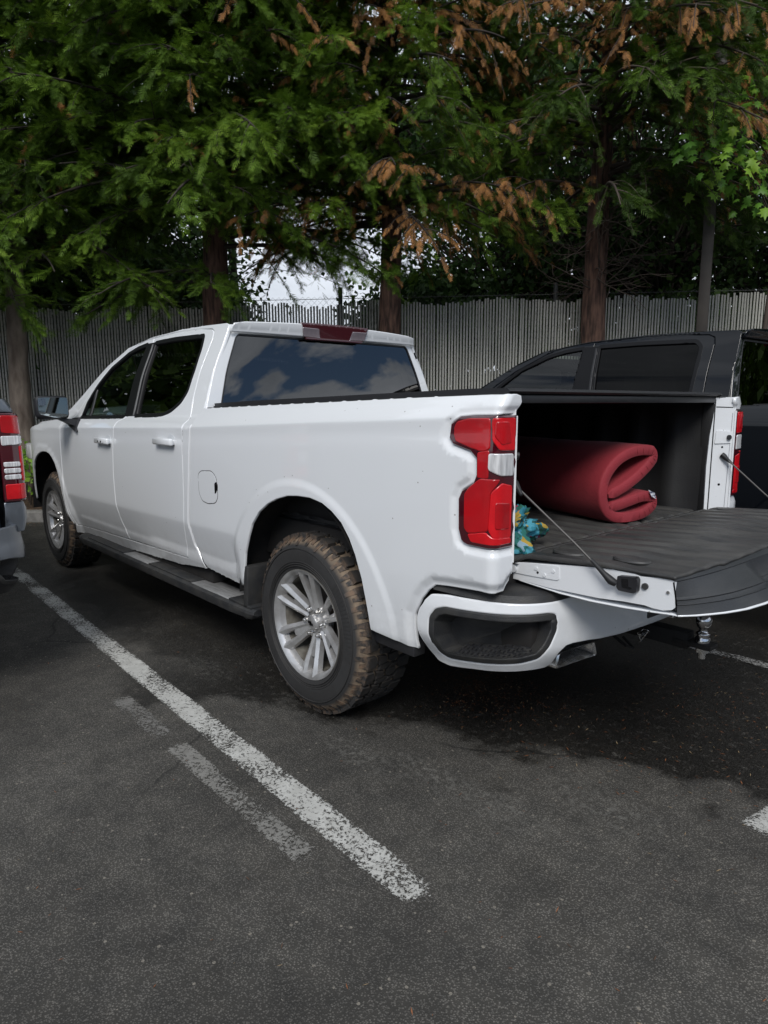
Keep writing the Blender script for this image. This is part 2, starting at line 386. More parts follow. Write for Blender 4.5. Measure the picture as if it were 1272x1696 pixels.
def bedmap(s, off=0.0):
    """bed side, unrolled round the rear corner: u=x on the side, past XR round the corner and across the rear face"""
    arc = RC*pi/2
    def m(u, z):
        zz = z; off_ = off-(recess(u, z) if u < -.68 else 0)
        if u >= XR: x, y = u, fbody(u, zz)+off_
        else:
            yc = fbody(XR, zz)-RC; r = RC+off_
            if u >= XR-arc:
                a = (XR-u)/RC; x, y = XR-r*sin(a), yc+r*cos(a)
            else: x, y = XR-r, yc-(XR-arc-u)
        return (x, s*y, zz)
    return m
BPL = np.array([(-.60, .955), (-.72, .957), (-.86, .955), (-.98, .945), (-1.08, .918), (-1.155, .872), (-1.205, .805), (-1.232, .72), (-1.250, .60), (-1.275, .40), (-1.292, .20), (-1.297, 0)])
_d = np.concatenate([[0], np.cumsum(np.linalg.norm(np.diff(BPL, axis=0), axis=1))])
def bump_plan(t):
    # catmull-rom style smooth interpolation
    if t > _d[-1]:                       # mirrored half
        x, y, nx, ny = bump_plan(2*_d[-1]-t); return x, -y, nx, -ny
    def P(t):
        t = min(max(t, 0), _d[-1]); i = min(int(np.searchsorted(_d, t, 'right'))-1, len(_d)-2); k = (t-_d[i])/(_d[i+1]-_d[i])
        p0 = BPL[max(i-1, 0)]; p1 = BPL[i]; p2 = BPL[i+1]; p3 = BPL[i+2] if i+2 < len(BPL) else np.array([p1[0], -p1[1]])
        return .5*((2*p1)+(-p0+p2)*k+(2*p0-5*p1+4*p2-p3)*k*k+(-p0+3*p1-3*p2+p3)*k**3)
    p = P(t); q = P(t+.01)-P(t-.01); q /= np.linalg.norm(q)+1e-12
    return p[0], p[1], q[1], -q[0]      # outward normal (x,y)
def bumpmap(s=1, off=0.0):
    def m(t, z):
        x, y, nx, ny = bump_plan(t); k = off-.075*sst(.62, .46, z)-.012*sst(.70, .80, z)
        if nx > 0 and False: nx, ny = -nx, -ny
        return (x+nx*k, s*(y+ny*k), z)
    return m
#ENDMAPS
zc_ = lambda x: 1.284+(.040 if x < 1.08 else .024)*(1.08-x)
zl_ = lambda x: .755+.021*(1.08-x)

# ------------------------------------------------------------------ pick-up truck builder
ARCH = [(.452, .560), (.440, .600), (.415, .690), (.372, .776), (.331, .846), (.265, .912), (.183, .961), (.106, .991), (.02, 1.013), (-.062, 1.021), (-.15, 1.022), (-.234, 1.009), (-.30, .982), (-.361, .943), (-.409, .888), (-.444, .827), (-.478, .74), (-.497, .66), (-.510, .60), (-.520, .540)]
WINR = [(1.86, 1.338), (1.448, 1.350), (1.343, 1.378), (1.248, 1.426), (1.200, 1.485), (1.186, 1.60), (1.205, 1.72), (1.232, 1.801), (1.625, 1.811), (1.925, 1.808)]
WINF = [(2.885, 1.318), (2.03, 1.332), (2.045, 1.807), (2.2, 1.79), (2.336, 1.760), (2.556, 1.669), (2.735, 1.534), (2.845, 1.425)]
DOORR = [(1.158, .532), (1.13, .64), (1.089, .756), (1.068, .90), (1.060, 1.047), (1.055, 1.282), (1.085, 1.35), (1.108, 1.45), (1.112, 1.60), (1.114, 1.775), (1.125, 1.815), (1.161, 1.833), (1.30, 1.842), (1.658, 1.850), (1.96, 1.842), (1.985, 1.33), (2.071, 1.292), (2.105, 1.113), (2.123, .95), (2.123, .766), (2.105, .62), (2.048, .506)]
DOORF = [(2.056, .504), (2.113, .618), (2.131, .764), (2.131, .95), (2.113, 1.115), (2.079, 1.296), (1.993, 1.334), (1.968, 1.842), (2.10, 1.834), (2.23, 1.815), (2.36, 1.777), (2.609, 1.655), (2.842, 1.492), (2.96, 1.39), (3.03, 1.318), (3.22, 1.25), (3.246, 1.10), (3.250, .95), (3.246, .80), (3.215, .62), (3.17, .455), (2.773, .475)]
def zroof(x): return float(np.interp(x, [.85, .94, 1.0, 1.26, 1.58, 2.02, 2.38, 2.65, 2.88, 3.2, 3.42, 3.6], [1.838, 1.846, 1.853, 1.862, 1.866, 1.850, 1.805, 1.695, 1.548, 1.385, 1.315, 1.28]))
def xback(z): return .925+(z-1.38)*.12

def build_wheel(parent, hx, s, P, detail=True):
    """tyre and rim of one wheel, outer face towards s*y"""
    w = newobj('wheel', None, None, parent); w.location = (hx, s*.893, .418); w.rotation_euler = (0, P.get('spin', -.29)+hx*.05, 0)
    n = 96; R = .405
    bm = bmesh.new(); prof = [(.246, .003), (.254, .012), (.262, .016), (.30, .022), (.34, .022), (.368, .014), (.388, -.004), (.399, -.022), (.404, -.05), (.405, -.13), (.404, -.21), (.398, -.248), (.37, -.275), (.30, -.282), (.236, -.25)]
    lathe(bm, [(r, s*a) for r, a in prof], n)
    bmesh.ops.recalc_face_normals(bm, faces=bm.faces)
    ty = bm_obj('tyre', bm, P['tyre'], w, angle=30)
    bm = bmesh.new()
    def block(poly, r0, r1):
        """poly: (angle, y) outline raised from r0 to r1"""
        lo = [bm.verts.new((r0*cos(a), s*y, r0*sin(a))) for a, y in poly]
        c = np.mean(poly, axis=0); hi = []
        for a, y in poly:
            a2 = a+(c[0]-a)*.07; y2 = y+(c[1]-y)*.07; hi.append(bm.verts.new((r1*cos(a2), s*y2, r1*sin(a2))))
        bm.faces.new(hi); k = len(poly)
        for i in range(k): bm.faces.new((lo[i], lo[(i+1) % k], hi[(i+1) % k], hi[i]))
    N = 34 if detail else 22; da = 2*pi/N
    for i in range(N):
        a = i*da
        j = .05*da*((i % 3)-1)
        block([(a+.06*da, -.016), (a+.82*da+j, -.016), (a+.80*da+j, -.060), (a+.50*da, -.072), (a+.10*da, -.060)], .398, .419)
        block([(a+.56*da, -.258), (a+1.32*da, -.258), (a+1.30*da, -.200), (a+.95*da, -.188), (a+.58*da, -.200)], .396, .419)
        if detail:
            block([(a+.12*da, -.070), (a+.48*da, -.082), (a+.72*da, -.078), (a+.62*da, -.122), (a+.22*da, -.118)], .400, .419)
            block([(a+.72*da, -.090), (a+1.04*da, -.082), (a+1.10*da, -.122), (a+.80*da, -.150), (a+.70*da, -.128)], .400, .4185)
            block([(a+.18*da, -.130), (a+.60*da, -.136), (a+.74*da, -.158), (a+.48*da, -.190), (a+.14*da, -.182)], .400, .419)
            block([(a+.84*da, -.158), (a+1.10*da, -.136), (a+1.08*da, -.188), (a+.86*da, -.186)], .400, .418)
    for r_ in (.272, .282, .292, .352):
        k0 = len(bm.verts); lathe(bm, [(r_-.0025, s*.0205), (r_-.001, s*.0240), (r_+.001, s*.0240), (r_+.0025, s*.0205)], 90)
    if detail:
        for i in range(120):
            a = 2*pi*i/120
            if (i//10) % 3 == 0: continue
            q = [bm.verts.new((r*cos(a+da_), s*.0238, r*sin(a+da_))) for r, da_ in ((.300, -.006), (.345, -.006), (.345, .006), (.300, .006))]; bm.faces.new(q if s > 0 else q[::-1])
    # lugs on the shoulder of the sidewall
    def lug(poly, yb, h):
        lo = [bm.verts.new((r*cos(a), s*yb(r), r*sin(a))) for a, r in poly]; hi = [bm.verts.new((r*cos(a), s*(yb(r)+h), r*sin(a))) for a, r in poly]
        bm.faces.new(hi); k = len(poly)
        for i in range(k): bm.faces.new((lo[i], lo[(i+1) % k], hi[(i+1) % k], hi[i]))
    yb = lambda r: float(np.interp(r, [.34, .368, .388, .400, .41], [.022, .014, -.004, -.022, -.030]))-.003
    for i in range(N):
        a = i*da
        lug([(a+.05*da, .408), (a+.42*da, .408), (a+.36*da, .372 if i % 2 else .366), (a+.12*da, .372 if i % 2 else .366)], yb, .0095)
        lug([(a+.50*da, .408), (a+.86*da, .408), (a+.80*da, .384), (a+.56*da, .384)], yb, .008)
    bmesh.ops.recalc_face_normals(bm, faces=bm.faces)
    bm_obj('tread', bm, P['tread'], w)
    # rim
    bm = bmesh.new()
    lathe(bm, [(r, s*a) for r, a in [(.250, -.215), (.242, -.20), (.226, -.16), (.220, -.05), (.228, -.02), (.238, .000), (.246, .012), (.254, .015), (.258, .009), (.258, -.01)]], 72)
    bmesh.ops.recalc_face_normals(bm, faces=bm.faces)
    rim = bm_obj('rim', bm, P['rim_in'], w, angle=35)
    bm = bmesh.new()
    # six split spokes with bright machined ridges
    def face(r): return float(np.interp(r, [0, .06, .10, .17, .24], [-.050, -.046, -.036, -.014, .006]))
    for i in range(6):
        a0 = 2*pi*i/6+.2
        for q in (-1, 1):
            rr = [.055, .090, .128, .165, .20, .240]
            cen = [q*.014, q*.0195, q*.026, q*.032, q*.037, q*.040]; wd = [.020, .0175, .0175, .0185, .021, .024]
            ring = []
            for r, c, wi in zip(rr, cen, wd):
                y = face(r); row = []
                for (o, dy) in ((-1, -.030), (-.85, -.004), (-.1*q, .006), (.85, -.004), (1, -.030)):
                    t = c+o*wi; x, z = r*cos(a0)-t*sin(a0), r*sin(a0)+t*cos(a0); row.append(bm.verts.new((x, s*(y+dy), z)))
                ring.append(row)
            for k in range(len(ring)-1):
                for j in range(4): bm.faces.new((ring[k][j], ring[k+1][j], ring[k+1][j+1], ring[k][j+1]))
        # web between the pair near the hub
        pts = [(.050, -.032), (.050, .032), (.125, .030), (.158, .010), (.158, -.010), (.125, -.030)]
        f1 = [bm.verts.new((r*cos(a0)-t*sin(a0), s*(face(r)-.004), r*sin(a0)+t*cos(a0))) for r, t in pts]; bm.faces.new(f1)
    lathe(bm, [(.0, s*-.044), (.046, s*-.044), (.072, s*-.048), (.080, s*-.060), (.080, s*-.09)], 36)
    lathe(bm, [(r, s*a) for r, a in [(.224, -.03), (.230, -.002), (.238, .006), (.247, .013), (.254, .016)]], 72)
    bmesh.ops.remove_doubles(bm, verts=bm.verts, dist=1e-5); bmesh.ops.recalc_face_normals(bm, faces=bm.faces)
    for f in bm.faces:
        if f.normal.y*s < -.2: f.normal_flip()
    bm_obj('spokes', bm, P['rim'], w, angle=22)
    bm = bmesh.new(); lathe(bm, [(0, s*-.018), (.020, s*-.019), (.034, s*-.024), (.038, s*-.032), (.038, s*-.05)], 32); bmesh.ops.recalc_face_normals(bm, faces=bm.faces)
    cap = bm_obj('centre_cap', bm, P['rim'], w, angle=40)
    bm = bmesh.new()
    for b in ((-.021, .021, .0065), (-.008, .008, .011)):
        vs = [bm.verts.new((x, s*-.0165, z)) for x, z in ((b[0], -b[2]), (b[1]-.003, -b[2]), (b[1], b[2]), (b[0]+.003, b[2]))]; bm.faces.new(vs)
    bm_obj('emblem', bm, M['gtrim'], w)
    if detail:
        for i in range(6):
            a = 2*pi*(i+.5)/6+.2; bm = bmesh.new(); c_ = (.064*cos(a), 0, .064*sin(a))
            lathe(bm, [(0, s*-.022), (.007, s*-.022), (.011, s*-.030), (.011, s*-.0425), (.012, s*-.0425), (.017, s*-.0435)], 12, c=c_)
            bmesh.ops.recalc_face_normals(bm, faces=bm.faces); bm_obj('lug_nut', bm, M['dchrome'], w, angle=30)
    bm = bmesh.new(); lathe(bm, [(0, s*-.12), (.165, s*-.12), (.165, s*-.14), (0, s*-.14)], 40); bmesh.ops.recalc_face_normals(bm, faces=bm.faces)
    bm_obj('brake_disc', bm, mat('rusty_disc', (.05, .042, .036), .6, .3), w, angle=30)
    return w

def build_truck(root, P, detail=True, is_open=False):
    W = P['paint']; h = .03 if detail else .05
    sidem = lambda s, off=0.: (lambda x, z: (x, s*(fbody(x, z)+off), z))
    cabm = lambda s, off=0.: (lambda x, z: (x, s*(fcab(x, z)+off), z))
    for s in (1, -1):
        # bed side wrapped round to the rear pillar
        lampcut = [(x, z) for x, z in offset_loop(LAMP, -.004)]
        o = [(.925, .515), (1.005, .628), (1.012, .758), (.972, 1.004), (.945, 1.312), (.937, 1.378), (.930, 1.389), (-.749, 1.432), (-1.05, 1.438), (-1.150, 1.437), (-1.178, 1.432), (-1.196, 1.414), (-1.198, 1.380)]
        cut = [tuple(q) for q in offset_loop(LAMP, -.0045)]
        i0 = min(range(len(cut)), key=lambda i: math.hypot(cut[i][0]+1.2025, cut[i][1]-1.3765)); cut = cut[i0:]+cut[:i0]
        if cut[1][1] < 1.2 and cut[1][0] < -1.1: cut = [cut[0]]+cut[1:][::-1]
        o += [(-1.199, cut[0][1])]+cut[1:-1]+[(-1.2035, cut[-1][1])]
        o += REAR_GAP[::-1]+ARCH[::-1]+[(.475, .515), (.52, .495), (.60, .489)]
        bs = panel('bed_side', o, bedmap(s), W, root, h=.018 if detail and s > 0 else h, sgn=-s, rows=(zc_, zl_) if detail else (), fine=(lambda u, v: (u > -.71 and v > .45 and .594 < math.hypot((u-HUBS[0][0])/.99, v-HUBS[0][1]-.03) < .660) or (u < -.68 and 0 < recess(u, v) and not (seg2(u, v, LAMP, True) > .036 and seg2(u, v, REAR_GAP, False) > .042)), .0065, (-1.205, .62, .50, 1.42)) if detail and s > 0 else None)
        # lamp
        lampm = bedmap(s, .010)
        lamp = panel('tail_light', LAMP, lampm, P['lampbase'], root, h=.03, sgn=-s, th=.03, bev=.006)
        for key, pts, mt, off in P['lampparts']:
            panel(key, rnd(offset_loop(pts, -.0038), .009), bedmap(s, off+.008), mt, lamp, h=.02, sgn=-s, th=.006, bev=.0035)
        # cab side with its door openings
        rl = [(x, zroof(x)) for x in (.955, 1.0, 1.26, 1.58, 2.02, 2.38, 2.65, 2.88)]
        o = [(.945, .505), (1.035, .628), (1.040, .758), (.998, 1.004), (.960, 1.30), (.945, 1.40), (.955, 1.60), (.968, 1.842)]+rl[1:]+[(2.96, 1.478), (3.07, 1.408), (3.25, 1.33), (3.262, 1.25), (3.262, .80), (3.24, .62), (3.195, .455), (3.232, .385), (2.365, .405), (1.322, .462)]
        hole = [(x, z) for x, z in offset_loop(DOORR[:15]+DOORF[8:], -.004)]
        panel('cab_side', o, cabm(s), W, root, holes=[hole], h=h, sgn=-s, th=.02)
        wr = rnd(P['winr'], .018) if P.get('winr') else rnd(WINR, .018); wf = rnd(WINF, .015)
        trimr = offset_loop(wr, -.022); trimf = offset_loop(wf, -.022)
        dr = panel('rear_door', rnd(DOORR, .01), cabm(s), W, root, holes=[wr], h=.022 if detail and s > 0 else h, sgn=-s, rows=(zc_, zl_) if detail else ())
        df = panel('front_door', rnd(DOORF, .01), cabm(s), W, root, holes=[wf], h=.022 if detail and s > 0 else h, sgn=-s, rows=(zc_, zl_) if detail else ())
        if s > 0 or detail:
            panel('door_seal', offset_loop(DOORR, -.009), cabm(s, -.0105), P['gap'], dr, holes=[offset_loop(DOORR, .006)], h=.06, sgn=-s, th=.002, bev=.0005)
            panel('door_seal', offset_loop(DOORF, -.009), cabm(s, -.0105), P['gap'], df, holes=[offset_loop(DOORF, .006)], h=.06, sgn=-s, th=.002, bev=.0005)
        trim = M['gtrim']
        panel('window_frame', offset_loop(wr, -.014), cabm(s, .0015), M['wtrim'], dr, holes=[offset_loop(wr, .012)], h=.05, sgn=-s, th=.02, bev=.002)
        panel('window_frame', offset_loop(wf, -.014), cabm(s, .0015), M['wtrim'], df, holes=[offset_loop(wf, .012)], h=.05, sgn=-s, th=.02, bev=.002)
        panel('pillar_cover', [(1.86, 1.336), (1.925, 1.812), (2.047, 1.812), (2.032, 1.334)], cabm(s, .0035), M['wtrim'], dr, h=.05, sgn=-s, bev=.003)
        panel('pillar_strip', [(1.872, 1.340), (1.934, 1.800), (1.948, 1.800), (1.890, 1.340)], cabm(s, .009), mat('grey_pillar_strip', (.10, .10, .10), .5) if detail else M['trim'], dr, h=.05, sgn=-s, bev=.002)
        panel('quarter_strip', [(2.72, 1.322), (2.73, 1.545), (2.755, 1.525), (2.762, 1.320)], cabm(s, -.006), M['trim'], df, h=.05, sgn=-s, bev=.003)
        panel('window_glass', offset_loop(wr, -.008), cabm(s, -.013), P['gside'], dr, h=.06, sgn=-s, th=.004, bev=.001)
        panel('window_glass', offset_loop(wf, -.008), cabm(s, -.013), P['gfront'], df, h=.06, sgn=-s, th=.004, bev=.001)
        # handles
        for dd, x0, z0 in ((dr, 1.135, 1.200), (df, 2.125, 1.166)):
            y0 = fbody(x0+.12, z0); bm = bmesh.new()
            box_bm(bm, x0, x0+.245, y0+.030, y0+.052, z0-.019, z0+.021, bev=.010, seg=3)
            for v in bm.verts:
                v.co.y -= .020*(abs(v.co.x-(x0+.122))/.122)**3
            for xx in (x0+.008, x0+.205): box_bm(bm, xx, xx+.032, y0-.005, y0+.036, z0-.014, z0+.014, bev=.005)
            if s < 0: bmesh.ops.scale(bm, vec=(1, -1, 1), verts=bm.verts); bmesh.ops.reverse_faces(bm, faces=bm.faces)
            hd = bm_obj('door_handle', bm, W, dd, angle=40)
            if detail:
                panel('handle_recess', [(x0+.06+.055*cos(t), z0+.004+.040*sin(t)) for t in np.linspace(0, 2*pi, 20, endpoint=False)], cabm(s, .0012), P['recess'], dd, h=.05, sgn=-s, th=.001, bev=.0006)
                if x0 > 2:
                    for xx in (.055, .115): panel('handle_button', [(x0+xx+.008*cos(t), z0+.008*sin(t)) for t in np.linspace(0, 2*pi, 12, endpoint=False)], sidem(s, .0535), M['gtrim'], hd, h=.05, sgn=-s, th=.002, bev=.0006)
        # front fender
        fa = [(x+3.745, z) for x, z in ARCH[::-1]]
        fa = [(3.745-.492, .525)]+[(3.745-x-.03, z) for x, z in [(-a-.03, b) for a, b in ARCH][::-1]] if False else [(3.745+(x+.03), z) for x, z in ARCH[::-1]]
        fo = [(3.205, .455), (3.254, .62), (3.262, .80), (3.262, 1.25), (3.25, 1.318), (3.34, 1.300), (3.6, 1.282), (3.9, 1.255), (4.2, 1.215), (4.42, 1.175), (4.52, 1.10), (4.56, .95), (4.56, .62), (4.25, .525)]+fa[::-1][:16]
        fo = [(3.205, .455), (3.256, .62), (3.266, .80), (3.266, 1.25), (3.26, 1.318), (3.34, 1.302), (3.6, 1.282), (3.9, 1.250), (4.15, 1.21), (4.36, 1.16), (4.50, 1.08), (4.56, .95), (4.56, .62), (4.26, .56)]+[(x, z) for x, z in sorted([(3.765+abs(x+.03)*(1 if x+.03 > 0 else -1), z) for x, z in ARCH], key=lambda q: -q[0])]
        panel('front_fender', fo, sidem(s), W, root, h=h, sgn=-s)
        # mirror
        bm = bmesh.new(); box_bm(bm, 2.86, 3.02, .99, 1.22, 1.305, 1.475, bev=.035, seg=4)
        for v in bm.verts:
            if v.co.x > 2.94: v.co.y = 1.105+(v.co.y-1.105)*.86; v.co.z = 1.39+(v.co.z-1.39)*.84
        if s < 0: bmesh.ops.scale(bm, vec=(1, -1, 1), verts=bm.verts); bmesh.ops.reverse_faces(bm, faces=bm.faces)
        mr = bm_obj('side_mirror', bm, P['mirror_shell'], root, angle=50)
        prism('mirror_glass', rnd([(1.005, 1.335), (1.02, 1.322), (1.10, 1.318), (1.205, 1.345), (1.208, 1.462), (1.005, 1.462)], .016), lambda u, v: (2.857, s*u, v), lambda u, v: (2.868, s*u, v), M['mirror'], mr)
        if detail: prism('spot_mirror', rnd([(1.155, 1.405), (1.205, 1.405), (1.205, 1.458), (1.155, 1.458)], .012), lambda u, v: (2.8555, s*u, v), lambda u, v: (2.858, s*u, v), M['chrome'], mr)
        prism('mirror_arm', [(2.84, .93), (2.95, .93), (2.96, 1.07), (2.90, 1.07)], lambda u, v: (u, s*v, 1.30+max(0, v-.95)*.15), lambda u, v: (u, s*v, 1.235+max(0, v-.95)*.62), M['trim'], mr)
        prism('mirror_arm', [(2.80, 1.215), (2.98, 1.255), (2.99, 1.31), (2.86, 1.318)], lambda u, v: (u, s*(fcab(u, v)-.01), v), lambda u, v: (u, s*(fcab(u, v)+.025), v), M['trim'], mr)
        # wheel-arch liner
        for hx in (0., 3.785):
            V = []; F = []; n = 22
            for i in range(n+1):
                a = .02+(pi-.04)*i/n; r = .515
                for y in (.945, .55): V.append((hx+r*cos(a), s*y, .46+(r+.035)*sin(a)*1.06))
            F = [(2*i, 2*i+1, 2*i+3, 2*i+2) for i in range(n)]
            V += [(hx-.52, s*.55, .50), (hx+.52, s*.55, .50), (hx+.55, s*.55, 1.1), (hx-.55, s*.55, 1.1)]; k = len(V); F.append((k-4, k-3, k-2, k-1))
            raw_obj('wheel_arch_liner', V, F, M['well'], root, smooth=True)
            build_wheel(root, hx, s, P, detail)
        # mud flap
        if detail:
            box('mud_flap', (.405, .447, s*.72 if s > 0 else -.955, .955 if s > 0 else -.72, .345, .62), M['step'], root, bev=.006, tr=Matrix.Translation((.42, 0, .62)) @ Matrix.Rotation(radians(-6), 4, 'Y') @ Matrix.Translation((-.42, 0, -.62)))
            box('valance', (-.735, -.50, .90*s-.03, .90*s+.03, .482, .545), M['trim'], root, bev=.006)
        # running board
        if P.get('boards', True):
            bm = bmesh.new(); secs = [(.37, .875, .955, .372, .405), (.40, .80, .968, .352, .408), (.60, .80, .972, .345, .408), (2.85, .80, .972, .345, .408), (3.00, .80, .960, .352, .406), (3.07, .82, .91, .365, .400)]
            rings = []
            for x, y0, y1, z0, z1 in secs:
                rings.append([bm.verts.new((x, s*y, z)) for y, z in ((y0, z0), (y0, z1), (y1-.02, z1), (y1-.004, z1-.010), (y1, z1-.022), (y1-.006, z0+.010), (y1-.02, z0))])
            for a, b in zip(rings, rings[1:]):
                for k in range(7): bm.faces.new((a[k], a[(k+1) % 7], b[(k+1) % 7], b[k]))
            bm.faces.new(rings[0]); bm.faces.new(rings[-1]); bmesh.ops.recalc_face_normals(bm, faces=bm.faces)
            rb = bm_obj('running_board', bm, M['step'], root, angle=30)
            if detail:
                for x0, x1, mm, zz in ((.62, 1.06, 'brush', .410), (1.06, 1.66, 'step', .416), (1.66, 2.08, 'brush', .410), (2.08, 2.80, 'step', .416)):
                    box('step_pad' if mm == 'step' else 'metal_insert', (x0, x1, .815 if s > 0 else -.950, .950 if s > 0 else -.815, .405, zz), M[mm], rb, bev=.002)
                box('end_cap', (.395, .62, .812 if s > 0 else -.955, .955 if s > 0 else -.812, .405, .419), M['step'], rb, bev=.005)
                for x0 in (.9, 1.9, 2.8): box('bracket', (x0, x0+.06, s*.5-.32, s*.5+.32, .36, .385), M['dark'], rb, bev=.004)
        # under-sill
        box('inner_sill', (.95, 3.2, s*.80-.07, s*.80+.07, .41, .56), M['dark'], root, bev=.01)
    # fuel door
    if detail:
        fd = rnd([(.876, 1.045), (.84, 1.066), (.722, 1.074), (.672, 1.045), (.660, .995), (.664, .935), (.692, .905), (.773, .893), (.841, .902), (.874, .945)], .02)
        g = panel('fuel_door_gap', fd, bedmap(1, .0006), P['gap'], root, h=.05, sgn=-1, th=.001, bev=.0005)
        g.name = 'fuel_door_seal'
        panel('fuel_door', offset_loop(fd, .0032), bedmap(1, .0022), W, root, h=.02, sgn=-1, th=.006, bev=.003)
        panel('fuel_door_pull', rnd([(.690, .955), (.672, .965), (.660, .985), (.660, 1.01), (.672, 1.02), (.690, 1.01)], .006), bedmap(1, .004), M['gtrim'], root, h=.05, sgn=-1, th=.004, bev=.001)
        panel('cab_gap_seal', rnd([(.918, .508), (.955, .512), (.985, .575), (.988, .618), (.965, .605)], .006), bedmap(1, -.004), M['trim'], root, h=.05, sgn=-1, th=.01, bev=.002)
    for s in (1, -1):
        raw_obj('cab_bed_gap_filler', [(.95, s*.90, .5), (1.05, s*.92, .62), (1.05, s*.935, .76), (.98, s*.945, 1.0), (.95, s*.90, 1.34), (.945, s*.86, 1.40), (.90, s*.80, 1.40), (.90, s*.80, .5)], [(0, 1, 2, 3, 4, 5, 6, 7)], M['dark'], root)
    # roof
    ye = lambda x: fcab(x, zroof(x)-.012)
    def roofm(x, t):
        a = abs(t); e = ye(x); return (x, t*e, zroof(x)-.012+.030*(1-a**2.2)+.012*(1-a**9)-.010*sst(1.02, .93, x))
    panel('roof', [(.928+.040*abs(t)**3, t) for t in np.linspace(-1, 1, 21)]+[(2.45, 1), (2.45, -1)], roofm, W, root, h=.06, sgn=1, th=.012, bev=.006)
    # windshield
    def windm(x, t): return (x+.10*(1-t*t), t*(fcab(x, min(zroof(x)-.012, 1.80))-.03)*1.0, zroof(x)-.012+.025*(1-t*t))
    panel('windshield', [(2.47, -1), (2.47, 1), (3.38, 1), (3.38, -1)], windm, P['gfront'], root, h=.08, sgn=1, th=.006, bev=.001)
    for s in (1, -1):
        tube_obj('windshield_pillar', [(x, s*(fcab(x, min(1.84, zroof(x)-.012))-.025), zroof(x)-.022) for x in (2.40, 2.6, 2.8, 3.0, 3.2, 3.4)], .028, W, root)
    # hood and nose
    def hoodm(x, t): return (x, t*(fbody(min(x, 4.5), 1.15)-.06), float(np.interp(x, [3.3, 3.6, 4.0, 4.3, 4.5, 4.62, 4.68], [1.30, 1.30, 1.275, 1.235, 1.19, 1.12, 1.02]))+.035*(1-t*t)-.012*t**8)
    panel('hood', [(3.36, -1), (3.36, 1), (4.66, 1), (4.66, -1)], hoodm, W, root, h=.08, sgn=1, th=.02, bev=.006)
    gr = box('grille', (4.50, 4.66, -.70, .70, .72, 1.06), M['gtrim'], root, bev=.03)
    for k in range(4): box('grille_bar', (4.655, 4.675, -.66, .66, .76+.075*k, .785+.075*k), M['chrome'] if not P.get('darkgrille') else M['gtrim'], gr, bev=.006)
    box('front_bumper', (4.42, 4.70, -.80, .80, .50, .71), W, root, bev=.08)
    for s in (1, -1): box('headlight', (4.40, 4.62, s*.79-.11, s*.79+.11, .90, 1.06), M['lampclear'], root, bev=.03)
    # cab back panel with rear window
    yb = lambda z: fcab(.96, z)-.004
    def backm(t, z): return (xback(z)-.035*(1-t*t)*0+.0-.02*(1-abs(t)**3), t*yb(z), z)
    win = rnd([(-.905, 1.36), (-.915, 1.775), (-.895, 1.795), (.895, 1.795), (.915, 1.775), (.905, 1.36)], .01)
    panel('cab_back', [(-1, .95), (-1, 1.845), (1, 1.845), (1, .95)], backm, W, root, holes=[win], h=.06, sgn=-1, th=.02, bev=.006)
    def glm(t, z): p = backm(t, z); return (p[0]+.008, p[1], p[2])
    panel('rear_window', offset_loop(win, -.01), glm, P['grear'], root, h=.08, sgn=-1, th=.004, bev=.001)
    panel('rear_window_seal', offset_loop(win, -.002), backm, M['trim'], root, holes=[offset_loop(win, .008)], h=.06, sgn=-1, th=.012, bev=.002)
    # roof lip above the window and the high brake light
    lip = [(-.99, 1.853), (-.97, 1.812), (-.905, 1.802), (.905, 1.802), (.97, 1.812), (.99, 1.853)]
    def lipm(t, z):
        p = backm(t, z); k = sst(1.80, 1.856, z); return (p[0]-.028-.024*k, p[1], z+.022*(1-t*t)*k)
    panel('roof_lip', [(-.99, 1.803), (-.985, 1.846), (-.9, 1.856), (.9, 1.856), (.985, 1.846), (.99, 1.803)], lipm, W, root, h=.04, sgn=-1, th=.012, bev=.006)
    ch = panel('high_brake_light', [(-.375, 1.862), (.375, 1.862), (.30, 1.788), (-.30, 1.788)], lambda t, z: (lambda p: (p[0]-.006, p[1], p[2]))(lipm(t, z)), P['chmsl'], root, h=.04, sgn=-1, th=.02, bev=.004)
    for q in (1, -1): panel('cargo_light', [(q*.16, 1.800), (q*.33, 1.803), (q*.355, 1.838), (q*.185, 1.836)], lambda t, z: (lambda p: (p[0]-.009, p[1], p[2]))(lipm(t, z)), P['chgrey'], ch, h=.04, sgn=-1, th=.006, bev=.002)
    # interior
    it = box('cabin_floor', (1.0, 3.35, -.80, .80, .58, .66), M['seat'], root, bev=.01)
    box('dashboard', (2.80, 3.3, -.78, .78, .95, 1.24), M['seat'], it, bev=.04)
    for y in (.40, -.40):
        box('seat', (1.98, 2.45, y-.26, y+.26, .66, .98), M['seat'], it, bev=.06); box('seat_back', (1.93, 2.07, y-.26, y+.26, .9, 1.44), M['seat'], it, bev=.05)
        box('headrest', (1.94, 2.03, y-.13, y+.13, 1.47, 1.62), M['seat'], it, bev=.035)
        box('headrest', (1.12, 1.21, y-.13, y+.13, 1.40, 1.54), M['seat'], it, bev=.035)
    box('rear_seat', (1.12, 1.6, -.72, .72, .66, .98), M['seat'], it, bev=.05); box('rear_seat_back', (1.05, 1.18, -.72, .72, .9, 1.37), M['seat'], it, bev=.05)
    bm = bmesh.new(); tube(bm, [(2.66+.07*cos(a)*.45, .40+.18*sin(a), 1.16+.18*cos(a)) for a in np.linspace(0, 2*pi, 33)], .014, 8, cap=False); bm_obj('steering_wheel', bm, M['trim'], it, smooth=True)
    box('interior_mirror', (2.55, 2.57, -.12, .12, 1.60, 1.67), M['trim'], it, bev=.008)
    # firewall, under body
    box('chassis', (-.95, 4.4, -.48, .48, .40, .60), M['dark'], root, bev=.03)
